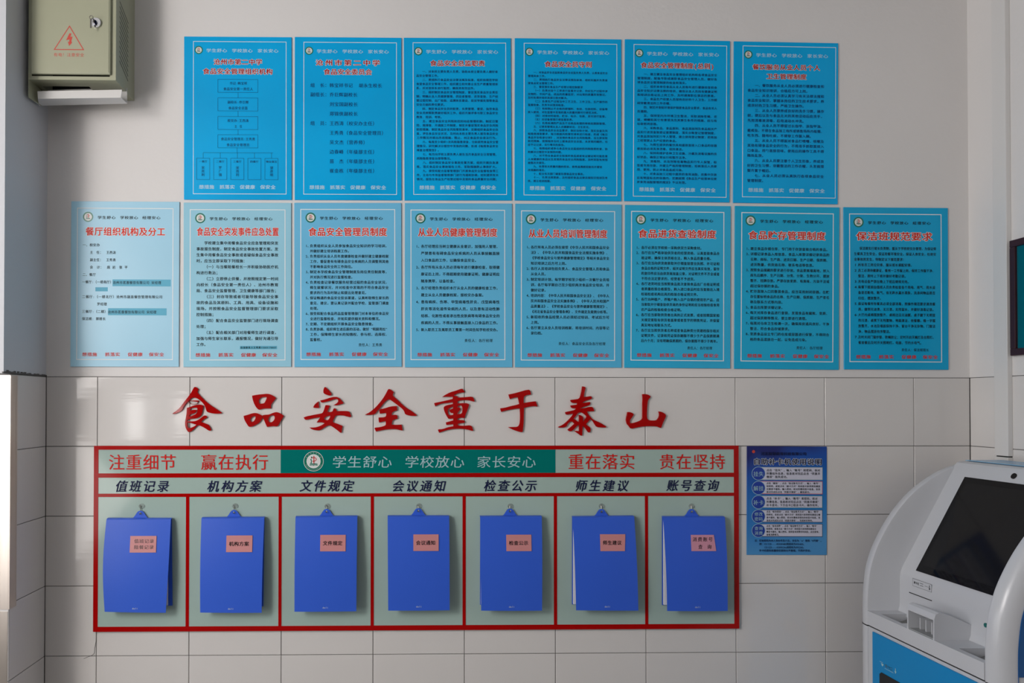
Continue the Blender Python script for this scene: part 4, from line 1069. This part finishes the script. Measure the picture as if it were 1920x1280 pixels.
def kbox(name, x0, x1, y0, y1, z0, z1, m, bev=0, par=None):
    mb = MB().box(x0-KO.x, x1-KO.x, y0-KO.y, y1-KO.y, z0, z1)
    return mb.build(name, m, par or ks, bevel=bev, seg=2)
kbox('plinth', KX+.03, KB-.02, -.75, -.15, 0, .03, m_dark)
kbox('seam_gap', KX+.006, KB-.01, -.755, -.15, .836, .844, m_dark)
kbox('lower_cabinet', KX+.004, KB, YN, YI, .03, .838, m_kw)
fpn = kbox('front_door', KX-.0015, KX+.0045, YN+.012, YI-.030, .06, .828, m_kb, .001)
kbox('back_panel', KB-.02, KB, YN, YI, .844, 1.40, m_kw)
# blue side inlay on both outer sides
for yy, sg in ((YE, -1), (YO, 1)):
    Q = inset(prof, .053); Q = [(x, z) for x, z in Q if x < KB-.03]
    Lp = Q + [(KB-.03, Q[-1][1]), (KB-.03, .87)] ; Lp[0] = (Lp[0][0], .87)
    MB().loft([[(x-KO.x, yy-KO.y+sg*.0005, z) for x, z in Lp], [(x-KO.x, yy-KO.y+sg*.003, z) for x, z in Lp]]).build('side_inlay', m_kdb, ks)
    Lp = [(KX+.053, .06), (KX+.053, .82), (KB-.03, .82), (KB-.03, .06)]
    MB().loft([[(x-KO.x, yy-KO.y+sg*.0005, z) for x, z in Lp], [(x-KO.x, yy-KO.y+sg*.003, z) for x, z in Lp]]).build('side_inlay', m_kdb, ks)
# shelf with two recesses (slabs around the trays)
SZ = .891
def shelf_cells():
    mb = MB()
    def bxx(a, b_, c, d): mb.box(a-KO.x, b_-KO.x, c-KO.y, d-KO.y, .844, SZ)
    trays = [(-.345, -.235), (-.708, -.600)]
    bxx(KX, 1.604, YN, YI); bxx(1.700, 1.72, YN, YI)
    ys = [YN] + [v for t in sorted(trays) for v in t] + [YI]
    for k in range(0, len(ys), 2): bxx(1.604, 1.700, ys[k], ys[k+1])
    return mb, trays
mb, trays = shelf_cells(); sh_ = mb.build('shelf', m_kw, ks)
for a, b_ in trays:
    t0 = kbox('tray', 1.604, 1.700, a, b_, .846, .850, m_dark)
    MB().loft([[(1.632-KO.x, a+.010-KO.y, .851), (1.690-KO.x, a+.004-KO.y, .851), (1.690-KO.x, b_-.004-KO.y, .851), (1.632-KO.x, b_-.010-KO.y, .851)],
               [(1.632-KO.x, a+.010-KO.y, .858), (1.690-KO.x, a+.004-KO.y, .874), (1.690-KO.x, b_-.004-KO.y, .874), (1.632-KO.x, b_-.010-KO.y, .858)]]).build('tray_ramp', m_steelgrey, t0)
# face: vertical foot, fillet, tilted screen plane, top
fp = [(1.690,.891),(1.695,.905),(1.697,.93),(1.697,1.005),(1.700,1.025),(1.708,1.045),(1.80,1.216),(1.882,1.368),(1.893,1.388),(1.900,1.398),(1.912,1.403),(KB,1.406)]
lo = []
for yy in (YN-.004, YI+.004): lo.append([(x-KO.x, yy-KO.y, z) for x, z in fp] + [(KB-KO.x, yy-KO.y, .88), (1.690-KO.x, yy-KO.y, .88)])
fo = MB().loft(lo).build('face_panel', m_kw, ks); autosmooth(fo, .5)
kbox('top_cover', 1.925, KB-.004, YN+.004, YI-.004, 1.4055, 1.4075, mat('light_blue_top', (.18, .40, .62), .25))
tdir = Vector((1.893-1.708, 0, 1.388-1.045)).normalized(); tn = Vector((-tdir.z, 0, tdir.x)); base = Vector((1.708, 0, 1.045))
def tp_(s_, y, n_): v = base+tdir*s_+tn*n_; return (v.x-KO.x, y-KO.y, v.z)
def tiltbox(name, s0, s1, y0, y1, n0, n1, m, par=None):
    return MB().loft([[tp_(s0, y0, n0), tp_(s0, y1, n0), tp_(s1, y1, n0), tp_(s1, y0, n0)], [tp_(s0, y0, n1), tp_(s0, y1, n1), tp_(s1, y1, n1), tp_(s1, y0, n1)]]).build(name, m, par or ks)
scn = tiltbox('screen', -.003, .352, -.655, -.262, -.004, .0025, m_screen)
tiltbox('display_area', .022, .332, -.636, -.281, .0025, .0027, m_screend, scn)
cc = base+tdir*.376+tn*.0005
mb = MB(); mb.tube([(cc.x-KO.x, -.457-KO.y, cc.z), (cc.x-KO.x+tn.x*.003, -.457-KO.y, cc.z+tn.z*.003)], .0095, 20); mb.build('camera_lens', m_screen, ks)
# card opening hood
hY0, hY1 = -.525, -.40
Hs = [(1.584,.891),(1.585,.955),(1.590,.968),(1.600,.973),(1.64,.962),(1.698,.936),(1.705,.891)]
wl = .005
for a, b_ in ((hY0, hY0+wl), (hY1-wl, hY1)):
    MB().loft([[(x-KO.x, a-KO.y, z) for x, z in Hs], [(x-KO.x, b_-KO.y, z) for x, z in Hs]]).build('hood_cheek', m_kw, ks)
Ho = Hs[1:6]; Hi = [(x, z-.005) for x, z in Ho][::-1]
MB().loft([[(x-KO.x, hY0+wl-KO.y, z) for x, z in Ho+Hi], [(x-KO.x, hY1-wl-KO.y, z) for x, z in Ho+Hi]]).build('hood_top', m_kw, ks)
kbox('hood_back', 1.640, 1.645, hY0+wl, hY1-wl, .891, .955, m_grey)
for k in range(4):
    yy = hY0+.022+k*.027
    kbox('guide_rib', 1.612, 1.640, yy, yy+.004, .891, .930, m_kw)
kbox('hood_floor', 1.588, 1.640, hY0+wl, hY1-wl, .891, .894, m_grey)
# slot, sticker, indicator on the upright face
kbox('card_slot', 1.6955, 1.6975, -.352, -.240, .9640, .9665, m_dark)
def fplane(x, y, z, X=1.6966): return (X-KO.x, -x-KO.y, z)   # text runs towards the viewer (-Y)
stk = MB(); stk.box(1.6963-KO.x, 1.6968-KO.x, -.352-KO.y, -.258-KO.y, .992, 1.017).build('sticker', m_kw, ks)
bd = MB()
for a, b_, c, d in ((.258, .352, 1.0162, 1.017), (.258, .352, .992, .9928), (.258, .2588, .992, 1.017), (.3512, .352, .992, 1.017)): bd.poly([fplane(a, 0, c, 1.696), fplane(b_, 0, c, 1.696), fplane(b_, 0, d, 1.696), fplane(a, 0, d, 1.696)])
bd.poly([fplane(.295, 0, 1.001, 1.696), fplane(.312, 0, 1.001, 1.696), fplane(.312, 0, 1.0025, 1.696), fplane(.295, 0, 1.0025, 1.696)])
bd.poly([fplane(.295, 0, 1.008, 1.696), fplane(.312, 0, 1.008, 1.696), fplane(.312, 0, 1.0095, 1.696), fplane(.295, 0, 1.0095, 1.696)])
bd.poly([fplane(.318, 0, 1.0045, 1.696), fplane(.338, 0, 1.0045, 1.696), fplane(.338, 0, 1.0055, 1.696), fplane(.318, 0, 1.0055, 1.696)])
bd.poly([fplane(.338, 0, 1.002, 1.696), fplane(.346, 0, 1.002, 1.696), fplane(.342, 0, .996, 1.696)]); bd.poly([fplane(.3405, 0, 1.002, 1.696), fplane(.3435, 0, 1.002, 1.696), fplane(.3435, 0, 1.012, 1.696), fplane(.3405, 0, 1.012, 1.696)])
bd.text('刷卡区', .264, .292, 1.0048, .009, 0, .02, 0, lambda x, y, z: fplane(x, y, z, 1.696))
bd.build('sticker_print', m_black, ks)
li = MB().tube([(1.698-KO.x, -.585-KO.y, .953), (1.6945-KO.x, -.585-KO.y, .953)], .0065, 14).build('indicator_light', m_led, ks)
# lower door: dispensing slot and printed caption
sl = []
for (dy, dz) in [(.0, .04), (.01, .048), (.112, .048), (.122, .04), (.122, .008), (.112, 0), (.01, 0), (0, .008)]: sl.append((-.262-dy, .660+dz))
MB().loft([[(KX-.002-KO.x, y-KO.y, z) for y, z in sl], [(KX-.0035-KO.x, y-KO.y, z) for y, z in sl]]).build('dispensing_slot', m_dark, fpn)
pr = MB(); P2 = lambda x, y, z: (KX-.0022-KO.x, -x-KO.y, z)
pr.text('取卡口', .290, .330, .737, .012, 0, .015, 0, P2)
pr.poly([P2(.262, 0, .741), P2(.280, 0, .741), P2(.280, 0, .7425), P2(.262, 0, .7425)]).poly([P2(.268, 0, .738), P2(.284, 0, .738), P2(.276, 0, .729)])
pr.poly([P2(.288, 0, .727), P2(.335, 0, .727), P2(.335, 0, .7282), P2(.288, 0, .7282)]).poly([P2(.340, 0, .737), P2(.350, 0, .737), P2(.345, 0, .728)]).poly([P2(.3435, 0, .737), P2(.3465, 0, .737), P2(.3465, 0, .746), P2(.3435, 0, .746)])
pr.build('door_caption', m_paleink, fpn)

flush_text()
